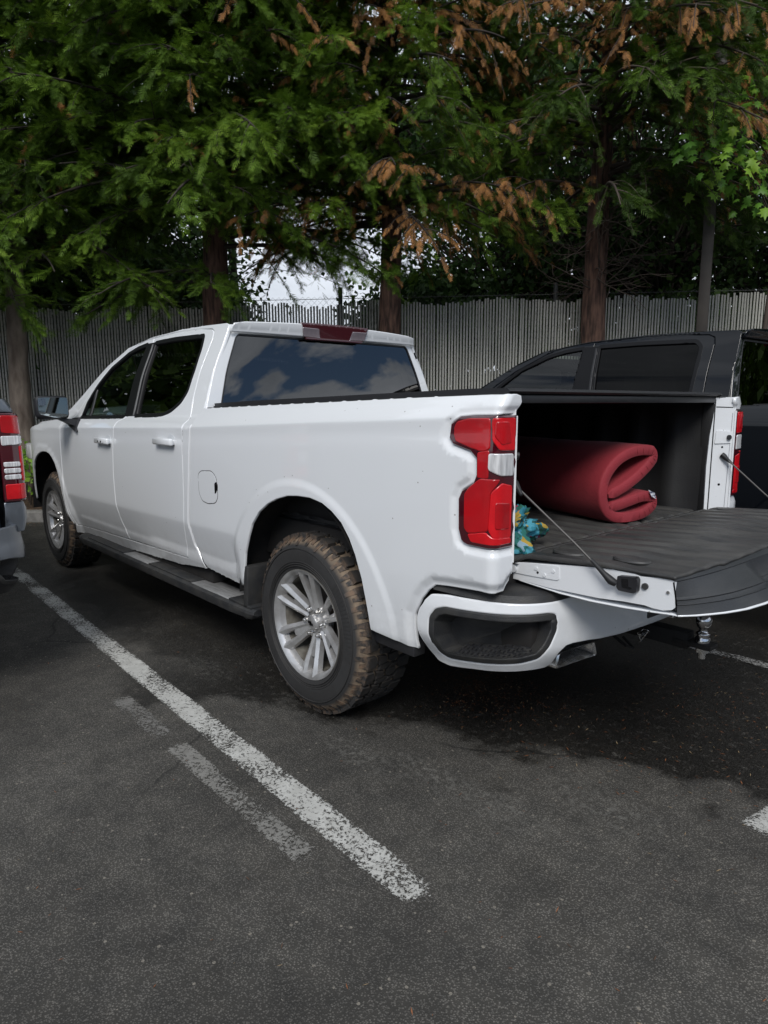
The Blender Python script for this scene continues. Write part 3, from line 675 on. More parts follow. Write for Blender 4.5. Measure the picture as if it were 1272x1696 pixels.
    box('firewall', (3.28, 3.32, -.86, .86, .5, 1.26), M['dark'], root, bev=.005)
    tube_obj('rear_axle', [(0, -.75, .42), (0, .75, .42)], .06, M['dark'], root)
    bm = bmesh.new(); lathe(bm, [(0, -.16), (.10, -.13), (.155, 0), (.10, .13), (0, .16)], 20, axis='x', c=(0, 0, .42)); bmesh.ops.recalc_face_normals(bm, faces=bm.faces); bm_obj('differential', bm, M['dark'], root, smooth=True)
    # bed
    zfl = .872
    V = []; F = []; ys = []; ribs = 15
    for i in range(ribs):
        y0 = -.78+1.56*i/ribs; wd = 1.56/ribs; ys += [(y0, 0), (y0+wd*.28, 0), (y0+wd*.42, .016), (y0+wd*.86, .016)]
    ys.append((.78, 0)); st = [(-1.075, 0), (-1.05, 0), (-1.012, 0), (-1.004, .4), (-.995, .85), (-.98, 1), (.86, 1)]
    for x, fd in st: V += [(x, y, zfl+dz*fd) for y, dz in ys]
    n = len(ys); F = [(r*n+i, r*n+i+1, (r+1)*n+i+1, (r+1)*n+i) for r in range(len(st)-1) for i in range(n-1)]
    bf = raw_obj('bed_floor', V, F, M['liner'], root, angle=25)
    box('bed_underside', (-1.05, .90, -.80, .80, .66, .86), M['dark'], root, bev=.01)
    for s in (1, -1):
        # inner wall with moulded ribs
        V = []; xs = []
        for i in range(9):
            x0 = -1.0+i*.205; xs += [(x0, .0), (x0+.11, 0), (x0+.125, .012), (x0+.19, .012)]
        xs = [(x, d) for x, d in xs if x < .86]; k = len(xs)
        for z, yy in ((.86, .775), (1.32, .80), (1.37, .80), (1.40, .80)):
            for x, d in xs: V.append((x, s*(yy-d*(1 if z < 1.34 else 0)), z+(.0 if z < 1.35 else (.87-x)*.022)))
        F = [(r*k+i, r*k+i+1, (r+1)*k+i+1, (r+1)*k+i) for r in range(3) for i in range(k-1)]
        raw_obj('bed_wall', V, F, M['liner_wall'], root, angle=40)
        bm = bmesh.new(); box_bm(bm, -.42, .36, .56, .79, zfl, 1.07, bev=.05, seg=3)
        if s < 0: bmesh.ops.scale(bm, vec=(1, -1, 1), verts=bm.verts); bmesh.ops.reverse_faces(bm, faces=bm.faces)
        box('bed_corner_post', (-1.045, -.985, s*.805-.012, s*.805+.012, .865, 1.425), M['liner_wall'], root, bev=.003)
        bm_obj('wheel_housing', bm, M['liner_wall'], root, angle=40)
        # rail cap
        prism('bed_rail', [(.93, 1.386), (-1.03, 1.434), (-1.06, 1.434), (-1.06, 1.427), (.93, 1.380)], lambda x, z: (x, s*.80, z+.006), lambda x, z: (x, s*.868, z+.006), M['trim'], root)
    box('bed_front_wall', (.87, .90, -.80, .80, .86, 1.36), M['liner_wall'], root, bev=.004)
    # cover: three steps towards the rear frame
    if P.get('cover', True):
        cv = prism('bed_cover', [(.94, 1.392), (-1.02, 1.436), (-1.055, 1.440), (-1.062, 1.447), (-1.05, 1.457), (-.9, 1.458), (.5, 1.427), (.94, 1.414)], lambda x, z: (x, -.825, z), lambda x, z: (x, .825, z), M['cover'], root)
        box('cover_frame', (-1.045, -1.01, -.795, .795, 1.408, 1.437), M['trim'], cv, bev=.006)
        for s in (1, -1): prism('cover_side_rail', [(.9, 1.372), (-1.03, 1.415), (-1.03, 1.436), (.9, 1.392)], lambda x, z: (x, s*.755, z), lambda x, z: (x, s*.797, z), M['trim'], cv)
    # rear bumper
    def bumper_half(s):
        o = [(.172, .652), (.182, .686), (.233, .752), (.30, .762), (.41, .766), (.547, .768), (.638, .768), (.71, .768), (.804, .773), (1.0, .775), (1.468, .775), (1.468, .585), (1.05, .588), (.93, .597), (.884, .604), (.80, .612), (.756, .610), (.732, .588), (.728, .545), (.712, .526), (.63, .522), (.55, .515), (.40, .497), (.27, .475), (.215, .480), (.19, .520), (.176, .60)]
        pk = rnd([(.228, .60), (.232, .670), (.262, .705), (.30, .720), (.427, .727), (.548, .732), (.68, .735), (.712, .728), (.716, .674), (.690, .625), (.650, .576), (.586, .558), (.41, .532), (.28, .512), (.245, .530)], .012)
        return o, pk
    o, pk = bumper_half(1)
    for s in (1, -1):
        bp = panel('rear_bumper' if s > 0 else 'bumper_half', rnd(o, .012, 3), bumpmap(s), P.get('bumper', W), root, holes=[pk], h=.03, sgn=s, th=.03, bev=.006)
        bp.name = 'rear_bumper'
        panel('step_pocket', pk, bumpmap(s, -.0), M['step'], bp, holes=[offset_loop(pk, .026)], h=.03, sgn=s, th=.004, bev=.006)
        # pocket walls and back
        inner = offset_loop(pk, .026); n = len(inner)
        V = [bumpmap(s, -.004)(u, v) for u, v in inner]+[bumpmap(s, -.085)(u*.94+.028, .625+(v-.64)*.80) for u, v in inner]
        V = [tuple(v) for v in V]; F = [(i, (i+1) % n, n+(i+1) % n, n+i) for i in range(n)]+[tuple(range(n, 2*n))]
        raw_obj('pocket_wall', V, F, M['step'], bp, angle=35)
        # textured tread floor inside
        lo = [q for q in [(.31, .545), (.40, .556), (.50, .565), (.60, .580), (.655, .600)]]
        V = []; F = []
        for u, v in lo: V.append(bumpmap(s, -.008)(u, v)); V.append(bumpmap(s, -.105)(u*.9+.045, v+.022))
        F = [(2*i, 2*i+2, 2*i+3, 2*i+1) for i in range(len(lo)-1)]
        raw_obj('tread_plate', V, F, P.get('tread_plate', M['step']), bp)
        bm = bmesh.new()
        for i in range(15):
            for j in range(5):
                t = i/14; u = .325+.31*t; v = float(np.interp(u, [q[0] for q in lo], [q[1] for q in lo])); k = (j+.5+.5*(i % 2))/6
                a = np.array(bumpmap(s, -.008)(u, v)); b = np.array(bumpmap(s, -.105)(u*.9+.045, v+.022)); c = a+(b-a)*k
                box_bm(bm, -.0075, .0075, -.0022, .0022, 0, .004, bev=0, tr=Matrix.Translation(tuple(c)) @ Matrix.Rotation(((i+j) % 2)*1.3+.4, 4, 'Z'))
        bm_obj('tread_ribs', bm, M['trim'], bp)
        # top pad
        V = []; F = []; N = 40; du = (1.468-.24)/N
        for i in range(N+1):
            u = .240+du*i; a = bumpmap(s, -.006)(u, .768); b = bumpmap(s, -.012)(u, .790); 
            inx = -.86 if u > .5 else -.80
            yy = min(abs(a[1]), .83)
            V += [a, b, (b[0]+.02 if u > .45 else b[0], b[1]-s*.02 if u < .45 else b[1]*.985, .797), (max(b[0]+.10, -1.02) if u > .45 else b[0]+.02, s*min(abs(b[1])-.06, .86), .800), (-.95, s*min(abs(b[1]), .80), .80)]
        k = 5
        for i in range(N):
            for j in range(k-1): F.append((i*k+j, i*k+j+1, (i+1)*k+j+1, (i+1)*k+j))
        pad = raw_obj('step_pad', V, F, M['step'], bp, angle=50) if not P.get('bumper_cap') else None
        # tail pipe
        if s > 0 or detail:
            bm = bmesh.new(); ro = rnd([(-.125, -.028), (-.105, .032), (.105, .032), (.125, -.028)], .014, 4); n = len(ro)
            for sc, x in ((1, 0), (.86, .0), (.80, .09)): pass
            ring = []
            for sc, x, dz in ((1, .16, 0), (1, 0, 0), (.95, -.006, 0), (.84, -.002, 0), (.80, .14, 0)):
                ring.append([bm.verts.new((-1.125+x+a*.30*1, s*.445+a, .476+b*sc+(0))) if False else bm.verts.new((-1.105+x+(s*a)*.10, s*.440+a*sc, .474+b*sc)) for a, b in ro])
            for q, w_ in zip(ring, ring[1:]):
                for i in range(n): bm.faces.new((q[i], q[(i+1) % n], w_[(i+1) % n], w_[i]))
            bm.faces.new(ring[-1]); bmesh.ops.recalc_face_normals(bm, faces=bm.faces)
            bm_obj('exhaust_tip', bm, M['dchrome'], root, angle=40)
            panel('exhaust_trim', [(.66, .50), (.68, .556), (.74, .545), (.80, .56), (.86, .592), (.95, .585), (.93, .50), (.80, .455)], bumpmap(s, -.035), M['trim'], root, h=.05, sgn=-s, th=.02) if False else None
    if P.get('bumper_cap'):
        for s in (1, -1): panel('bumper_cap', rnd([(.19, .68), (.20, .80), (.30, .845), (1.468, .845), (1.468, .70), (.62, .70), (.40, .655)], .02), bumpmap(s, .014), P['bumper_cap'], root, h=.04, sgn=s, th=.02)
    box('bumper_beam', (-1.16, -1.02, -.80, .80, .56, .74), M['dark'], root, bev=.02)
    panel('plate_recess', rnd([(1.20, .62), (1.20, .735), (1.468, .735), (1.468, .62)], .01), bumpmap(1, .002), M['trim'], root, h=.05, sgn=1, th=.01, bev=.002)

def offset_loop(P, d):
    P = np.array(P, float)
    if area(P) < 0: P = P[::-1]
    return [tuple(q) for q in offset(P, d)]

LP_RED = [('upper_lens', [(-.945, 1.330), (-.956, 1.348), (-1.005, 1.359), (-1.085, 1.360), (-1.089, 1.272), (-1.067, 1.264), (-1.019, 1.272), (-.952, 1.292)], M['lampred'], .0055),
          ('upper_lens', [(-1.099, 1.360), (-1.184, 1.361), (-1.187, 1.266), (-1.124, 1.269), (-1.101, 1.298)], M['lampred2'], .0055),
          ('lens_bridge', [(-1.046, 1.255), (-1.086, 1.262), (-1.086, 1.180), (-1.048, 1.180)], M['lampred'], .004),
          ('reverse_lens', [(-1.092, 1.252), (-1.181, 1.250), (-1.184, 1.187), (-1.128, 1.190), (-1.092, 1.207)], M['lampclear'], .0065),
          ('lower_lens', [(-.999, 1.120), (-1.015, 1.140), (-1.060, 1.172), (-1.122, 1.172), (-1.096, 1.133), (-1.090, 1.014), (-1.014, .999), (-1.0, 1.013)], M['lampred'], .0065),
          ('lower_lens', [(-1.103, 1.133), (-1.135, 1.160), (-1.182, 1.150), (-1.182, .990), (-1.110, .993), (-1.097, 1.018)], M['lampred2'], .0045),
          ('lens_facet', [(-1.118, 1.100), (-1.170, 1.095), (-1.170, 1.020), (-1.118, 1.022)], M['lampred'], .0075),
          ('lens_facet', [(-1.110, 1.350), (-1.150, 1.350), (-1.165, 1.290), (-1.128, 1.285), (-1.108, 1.310)], M['lampred'], .0078),
          ('lens_foot', [(-1.016, .990), (-1.085, 1.004), (-1.105, .988), (-1.182, .983), (-1.182, .971), (-1.028, .971)], M['lampred2'], .0055)]
LP_ALT = [('upper_lens', [(-.934, 1.332), (-.945, 1.349), (-1.180, 1.358), (-1.184, 1.285), (-1.036, 1.270), (-.941, 1.292)], M['lampred'], .0055),
          ('reverse_lens', [(-1.05, 1.262), (-1.19, 1.262), (-1.19, 1.225), (-1.05, 1.235)], M['lampclear'], .0065),
          ('brake_lens', [(-1.05, 1.215), (-1.115, 1.215), (-1.115, 1.055), (-1.03, 1.055)], M['lampred2'], .0055),
          ('indicator_bar', [(-1.125, 1.140), (-1.19, 1.140), (-1.19, 1.125), (-1.125, 1.125)], M['lampclear'], .0065),
          ('indicator_bar', [(-1.125, 1.110), (-1.19, 1.110), (-1.19, 1.095), (-1.125, 1.095)], M['lampclear'], .0065),
          ('indicator_bar', [(-1.125, 1.080), (-1.19, 1.080), (-1.19, 1.065), (-1.125, 1.065)], M['lampclear'], .0065),
          ('lower_lens', [(-.984, 1.035), (-1.19, 1.035), (-1.19, .970), (-.99, .970)], M['lampred2'], .0055)]

def groove_mat():
    """carcass of the muddy tyre: plain sidewall, dried mud left in the tread grooves"""
    m = bpy.data.materials.new('muddy_tyre_carcass'); m.use_nodes = True; nt = m.node_tree; b = nt.nodes['Principled BSDF']; b.inputs['Roughness'].default_value = .75
    tc = nd(nt, 'ShaderNodeTexCoord'); x2 = nd(nt, 'ShaderNodeVectorMath', {1: (1, 0, 1)}, operation='MULTIPLY'); nt.links.new(tc.outputs['Object'], x2.inputs[0])
    ln = nd(nt, 'ShaderNodeVectorMath', operation='LENGTH'); nt.links.new(x2.outputs[0], ln.inputs[0])
    no = nd(nt, 'ShaderNodeTexNoise', {'Scale': 30, 'Detail': 8, 'Roughness': .65}); nt.links.new(tc.outputs['Object'], no.inputs['Vector'])
    r1 = nd(nt, 'ShaderNodeMapRange', {1: .366, 2: .385, 3: 0, 4: 1}); nt.links.new(ln.outputs['Value'], r1.inputs[0])
    r0 = nd(nt, 'ShaderNodeMapRange', {1: .3, 2: .6, 3: .35, 4: 1}); nt.links.new(no.outputs[0], r0.inputs[0])
    mu = nd(nt, 'ShaderNodeMath', operation='MULTIPLY'); nt.links.new(r1.outputs[0], mu.inputs[0]); nt.links.new(r0.outputs[0], mu.inputs[1])
    r4 = nd(nt, 'ShaderNodeValToRGB'); r4.color_ramp.elements[0].color = (.017, .017, .018, 1); r4.color_ramp.elements[1].color = (.034, .033, .032, 1); nt.links.new(no.outputs[0], r4.inputs[0])
    mx = nd(nt, 'ShaderNodeMix', {7: (.21, .155, .105, 1)}, data_type='RGBA'); nt.links.new(mu.outputs[0], mx.inputs[0]); nt.links.new(r4.outputs[0], mx.inputs[6]); nt.links.new(mx.outputs[2], b.inputs['Base Color']); return m
def tyre_mat(name, mud):
    """rubber with brown mud caked on the shoulder"""
    m = bpy.data.materials.new(name); m.use_nodes = True; nt = m.node_tree; b = nt.nodes['Principled BSDF']; b.inputs['Roughness'].default_value = .72
    tc = nd(nt, 'ShaderNodeTexCoord'); sx = nd(nt, 'ShaderNodeSeparateXYZ'); nt.links.new(tc.outputs['Object'], sx.inputs[0])
    x2 = nd(nt, 'ShaderNodeVectorMath', {1: (1, 0, 1)}, operation='MULTIPLY'); nt.links.new(tc.outputs['Object'], x2.inputs[0])
    ln = nd(nt, 'ShaderNodeVectorMath', operation='LENGTH'); nt.links.new(x2.outputs[0], ln.inputs[0])
    no = nd(nt, 'ShaderNodeTexNoise', {'Scale': 26, 'Detail': 8, 'Roughness': .65}); nt.links.new(tc.outputs['Object'], no.inputs['Vector'])
    # radial band .365-.415 on the outer shoulder
    r1 = nd(nt, 'ShaderNodeMapRange', {1: .355, 2: .385, 3: 0, 4: 1}); nt.links.new(ln.outputs['Value'], r1.inputs[0])
    ab = nd(nt, 'ShaderNodeMath', operation='ABSOLUTE'); nt.links.new(sx.outputs[1], ab.inputs[0])
    r2 = nd(nt, 'ShaderNodeMapRange', {1: .004, 2: .028, 3: 1, 4: .06}); nt.links.new(ab.outputs[0], r2.inputs[0])
    r3 = nd(nt, 'ShaderNodeMapRange', {1: .42, 2: .60, 3: 0, 4: 1}); nt.links.new(no.outputs[0], r3.inputs[0])
    a = nd(nt, 'ShaderNodeMath', operation='MULTIPLY'); nt.links.new(r1.outputs[0], a.inputs[0]); nt.links.new(r2.outputs[0], a.inputs[1])
    a2 = nd(nt, 'ShaderNodeMath', operation='MULTIPLY'); nt.links.new(a.outputs[0], a2.inputs[0]); nt.links.new(r3.outputs[0], a2.inputs[1])
    a3 = nd(nt, 'ShaderNodeMath', {1: mud}, operation='MULTIPLY'); nt.links.new(a2.outputs[0], a3.inputs[0])
    r4 = nd(nt, 'ShaderNodeValToRGB'); r4.color_ramp.elements[0].color = (.014, .014, .0145, 1); r4.color_ramp.elements[1].color = (.034, .032, .030, 1); nt.links.new(no.outputs[0], r4.inputs[0])
    mx = nd(nt, 'ShaderNodeMix', {7: (.205, .130, .080, 1)}, data_type='RGBA'); nt.links.new(a3.outputs[0], mx.inputs[0]); nt.links.new(r4.outputs[0], mx.inputs[6]); nt.links.new(mx.outputs[2], b.inputs['Base Color'])
    return m
M['tyre'] = tyre_mat('muddy_tyre_rubber', .95); M['tread'] = tyre_mat('muddy_tread_rubber', .75)
M['tyre_body'] = groove_mat()
M['tyre_clean'] = tyre_mat('tyre_rubber', .1)
M['recess'] = mat('white_recess', (.62, .64, .66), .35, coat=.6)
M['gapdark'] = mat('panel_gap', (.03, .03, .03), .8)
P_WHITE = dict(paint=M['white'], lampbase=M['lampbase'], lampparts=LP_RED, gside=M['glass_side'], gfront=M['glass_front'], grear=M['glass_rear'], recess=M['recess'], gap=M['gapdark'],
               mirror_shell=M['trim'], tyre=M['tyre_body'], tread=M['tread'], rim=M['alloy'], rim_in=M['alloy_in'], chmsl=M['chmsl'], chgrey=M['chmsl_grey'])
truck = thing('pickup_truck', 'white crew-cab pickup truck parked with its tailgate open and a black bed cover', 'truck', (0, 0, 0))
build_truck(truck, P_WHITE, True, True)
# ---- the open tailgate
TG_TOP = [(-1.045, .874), (-1.109, .882), (-1.223, .896), (-1.306, .906), (-1.377, .913), (-1.470, .920), (-1.490, .915), (-1.505, .912), (-1.586, .921), (-1.602, .917)]
TG_BOT = [(-1.609, .842), (-1.600, .833), (-1.575, .826), (-1.545, .826), (-1.52, .829), (-1.456, .826), (-1.372, .818), (-1.258, .815), (-1.194, .813), (-1.112, .816), (-1.046, .816)]
def build_tailgate(root):
    W = M['white']; prof = TG_TOP+TG_BOT
    tg = prism('tailgate', prof, lambda x, z: (x, -.765, z), lambda x, z: (x, .765, z), W, root, angle=35)
    # outer skin: a slightly bellied sheet below, its lip following the curved end
    def endx(y): return float(np.interp(abs(y), [0, .30, .45, .56, .63, .68, .72, .750, .765], [-1.762, -1.757, -1.748, -1.730, -1.706, -1.682, -1.660, -1.640, -1.626]))
    V = []; F = []; ys = np.concatenate([-np.linspace(0, .765, 19)[::-1], np.linspace(0, .765, 19)[1:]]); ks = [0, .02, .1, .3, .5, .7, .85, .94, .985, 1.0]
    for y in ys:
        e = endx(y)+.005
        for k in ks:
            x = -1.07+(e+1.07)*k; z = .814-.014*sin(pi*min(k, .9)/.9)*(1+.6*(1-abs(y/.765)))+.004*sst(.85, 1, k); V.append((x, y, z))
    n = len(ks)
    for i in range(len(ys)-1):
        for j in range(n-1): F.append((i*n+j, i*n+j+1, (i+1)*n+j+1, (i+1)*n+j))
    sk = raw_obj('outer_skin', V, F, W, tg, smooth=True); sm = sk.modifiers.new('t', 'SOLIDIFY'); sm.thickness = .004
    # black end cap (top edge of the gate), stepped and grooved, with the grip recess in the middle
    tx = lambda y: float(np.interp(abs(y), [0, .12, .45, .60, .74, .765], [-1.632, -1.630, -1.622, -1.614, -1.604, -1.600]))
    vs_ = [0, .03, .09, .12, .50, .53, .56, .60, .66, .69, .72, .95, 1.0]
    dep = [0, .000, .002, .007, .008, .0035, .003, .0085, .0085, .0035, .0085, .0085, .006]
    yy = np.concatenate([-np.linspace(.02, .765, 34)[::-1], np.linspace(.02, .765, 34)]); V = []; F = []
    for y in yy:
        a = tx(y); b = endx(y)+.002
        rec = sst(.36, .32, abs(y))
        for v, d in zip(vs_, dep):
            k = v**.8; x = a+(b-a)*k+d*(1 if True else 0)*.9; z = .925-.108*v
            if rec > 0 and .45 < v < .97: x += .030*rec
            V.append((x, y, z))
    n = len(vs_)
    for i in range(len(yy)-1):
        for j in range(n-1): F.append((i*n+j, (i+1)*n+j, (i+1)*n+j+1, i*n+j+1))
    F += [tuple(range(n)), tuple(range((len(yy)-1)*n, len(yy)*n))[::-1]]
    cp = raw_obj('tailgate_cap', V, F, P_CAP, tg, angle=28)
    # ribbed mat on the gate, running on from the bed floor
    ribs = 15; ys2 = []
    for i in range(ribs):
        y0 = -.78+1.56*i/ribs; wd = 1.56/ribs; ys2 += [(y0, 0), (y0+wd*.28, 0), (y0+wd*.42, .013), (y0+wd*.86, .013)]
    ys2.append((.78, 0)); V = []; F = []
    xs = [(-1.022, .880), (-1.040, .884), (-1.056, .876), (-1.070, .886), (-1.085, .889), (-1.095, .891), (-1.112, .893), (-1.256, .903), (-1.40, .913), (-1.50, .918), (-1.56, .922), (-1.600, .922), (-1.628, .925)]
    for x, z in xs:
        for y, dz in ys2:
            fade = 1 if x > -1.5 else .15
            if x > -1.1: fade = {-1.085: .2, -1.095: .8}.get(x, 0)
            
            xx = x if x > -1.595 else (x if abs(y) < .5 else max(x, tx(y)-.002))
            V.append((xx, max(-.772, min(.772, y)), z+.007+dz*fade))
    n = len(ys2)
    for i in range(len(xs)-1):
        for j in range(n-1): F.append((i*n+j, i*n+j+1, (i+1)*n+j+1, (i+1)*n+j))
    mt = raw_obj('tailgate_mat', V, F, M['liner'], tg, angle=25); sm = mt.modifiers.new('t', 'SOLIDIFY'); sm.thickness = .010; sm.offset = -1
    for i in range(ribs):
        y0 = -.78+1.56*(i+.15)/ribs; bm = bmesh.new()
        ring = [(-1.0-.0, y0), (-1.012, y0+.010), (-1.016, y0+.024)]
    for x0 in (-1.20, -1.42):
        for s in (1, -1): tube_obj('mat_loop', [(x0+.055*cos(a), s*.66+.035*sin(a), .916+(-x0-1.2)*.06) for a in np.linspace(.2, pi*1.1, 12)], .006, M['liner'], mt, 6)
    for s in (1, -1):
        Y = lambda e: (lambda x, z: (x, s*(.765+e), z))
        pl = prism('hinge_plate', rnd([(-1.057, .873), (-1.108, .881), (-1.230, .892), (-1.233, .849), (-1.222, .845), (-1.135, .841), (-1.054, .839)], .004), Y(-.002), Y(.0035), W, tg)
        for x, z in ((-1.145, .870), (-1.178, .853), (-1.211, .873)):
            prism('bolt', [(x+.006*cos(a), z+.006*sin(a)) for a in np.linspace(0, 2*pi, 13)[:-1]], Y(.003), Y(.0065), W, pl)
        prism('bolt_hole', [(x_, z_) for x_, z_ in [(-1.151+.0045*cos(a), .857+.0045*sin(a)) for a in np.linspace(0, 2*pi, 13)[:-1]]], Y(.003), Y(.0040), M['gtrim'], pl)
        prism('hinge_pivot', [(-1.055+.014*cos(a), .855+.014*sin(a)) for a in np.linspace(0, 2*pi, 17)[:-1]], Y(.002), Y(.012), W, pl)
        la = prism('latch', rnd([(-1.442, .905), (-1.498, .911), (-1.504, .903), (-1.503, .868), (-1.495, .862), (-1.447, .862), (-1.440, .870)], .004), Y(-.002), Y(.020), M['trim'], tg)
        prism('latch_slot', rnd([(-1.455, .900), (-1.475, .902), (-1.478, .880), (-1.490, .878), (-1.485, .872), (-1.458, .875)], .003), Y(.016), Y(.0215), M['gtrim'], la)
        prism('bump_stop', [(-1.520+.0095*cos(a), .886+.0095*sin(a)) for a in np.linspace(0, 2*pi, 19)[:-1]], Y(0), Y(.006), M['step'], tg)
        prism('screw', [(-1.588+.005*cos(a), .882+.005*sin(a)) for a in np.linspace(0, 2*pi, 9)[:-1]], Y(0), Y(.004), M['dchrome'], tg)
        # cable
        JA, JB = (-1.117, .862), (-1.034, .787)       # rear and front edges of the slanted pillar jamb (x, y)
        def J(e):
            def m(t, z): x = JB[0]+(JA[0]-JB[0])*t+e*-.67; y = JB[1]+(JA[1]-JB[1])*t-e*.74; return (x, s*y, z)
            return m
        def jp(t, z, e=0): return J(e)(t, z)
        c = tube_obj('tailgate_cable', [jp(.60, 1.150, .012), jp(.70, 1.137, .02), (-1.30, s*.796, .985), (-1.385, s*.793, .920)], .0036, M['cable'], root)
        tube_obj('cable_sleeve', [(-1.355, s*.7925, .943), (-1.372, s*.792, .930), (-1.402, s*.792, .906), (-1.425, s*.790, .888), (-1.437, s*.782, .880)], [.0045, .0065, .0085, .013, .010], M['rubber'], c)
        tube_obj('cable_anchor', [jp(.52, 1.158, .004), jp(.60, 1.150, .012), jp(.72, 1.134, .020), jp(.90, 1.118, .026)], [.014, .013, .009, .005], M['rubber'], c)
        # pillar jamb, slanted between the bed wall and the tail light
        jo = [(.97, .862), (.97, 1.380), (1.0, 1.425), (.6, 1.434), (.0, 1.428), (.10, 1.395), (.05, 1.33), (-.03, 1.25), (-.08, 1.10), (-.06, .95), (-.05, .862)]
        jb = prism('pillar_jamb', jo, J(-.02), J(0), W, root)
        prism('jamb_emboss', rnd([(.22, 1.275), (.85, 1.270), (.85, 1.215), (.18, 1.212)], .01), J(-.002), J(.006), W, jb)
        K_ = .11
        prism('bump_stop', [(.74+.010/K_*cos(a), 1.243+.012*sin(a)) for a in np.linspace(0, 2*pi, 17)[:-1]], J(.004), J(.018), M['rubber'], jb)
        for t, z, r in ((.52, 1.195, .005), (.50, 1.012, .006)):
            prism('jamb_hole', [(t+r/K_*cos(a), z+r*sin(a)) for a in np.linspace(0, 2*pi, 13)[:-1]], J(0), J(.0008), M['gtrim'], jb)
        prism('jamb_slot', [(.85, 1.388), (.85, 1.384), (.15, 1.386), (.15, 1.391)], J(-.001), J(.0008), M['gtrim'], jb)
        prism('jamb_seam', [(.84, 1.36), (.86, 1.36), (.80, .90), (.78, .90)], J(0), J(.0006), M['zinc'], jb)
        prism('jamb_flange', [(.93, .9), (.93, 1.37), (1.0, 1.37), (1.0, .9)], J(-.002), J(.005), W, jb)
P_CAP = mat('weathered_black_cap', (.018, .020, .023), .42, c2=(.034, .035, .036), scale=9, bump=.15, bscale=240, stretch=(1, .4, 2))
build_tailgate(truck)
# tow hitch
hb = box('tow_hitch', (-1.34, -.95, -.032, .032, .455, .52), M['dark'], truck, bev=.006)
box('ball_mount', (-1.43, -1.28, -.035, .035, .470, .490), M['dark'], hb, bev=.004)
bm = bmesh.new(); lathe(bm, [(0, .118), (.012, .116), (.022, .108), (.029, .092), (.029, .078), (.024, .064), (.016, .054), (.0145, .046), (.022, .040), (.027, .034), (.020, .026), (.027, .018), (.027, .0)], 28, axis='z', c=(-1.385, 0, .490)); bmesh.ops.recalc_face_normals(bm, faces=bm.faces)
bm_obj('hitch_ball', bm, M['chrome'], hb, smooth=True)
bm = bmesh.new(); lathe(bm, [(0, -.02), (.024, -.02), (.024, .0), (0, 0)], 6, axis='z', c=(-1.385, 0, .470)); lathe(bm, [(0, -.045), (.014, -.045), (.014, -.018)], 12, axis='z', c=(-1.385, 0, .470)); bmesh.ops.recalc_face_normals(bm, faces=bm.faces)
bm_obj('ball_nut', bm, M['dchrome'], hb, angle=30)
tube_obj('hitch_pin', [(-1.18, -.09, .487), (-1.18, .10, .487)], .007, M['dchrome'], hb)
tube_obj('pin_clip', [(-1.18, .085, .46), (-1.165, .09, .49), (-1.19, .09, .515), (-1.21, .088, .512), (-1.195, .088, .485), (-1.175, .088, .455)], .0025, M['chrome'], hb)
tube_obj('safety_chain_loop', [(-1.10, .16, .48), (-1.16, .17, .455), (-1.17, .13, .44), (-1.12, .12, .47)], .006, M['dark'], hb)
box('muffler', (-.95, -.62, -.55, .35, .36, .50), M['dark'], truck, bev=.05)
tube_obj('exhaust_pipe', [(-.75, .32, .44), (-.90, .36, .46), (-1.0, .43, .474), (-1.06, .44, .474)], .03, M['dark'], truck)
tube_obj('spare_tyre_ring', [(-.55+.27*cos(a), .27*sin(a), .50) for a in np.linspace(0, 2*pi, 25)], .09, M['rubber'], truck)

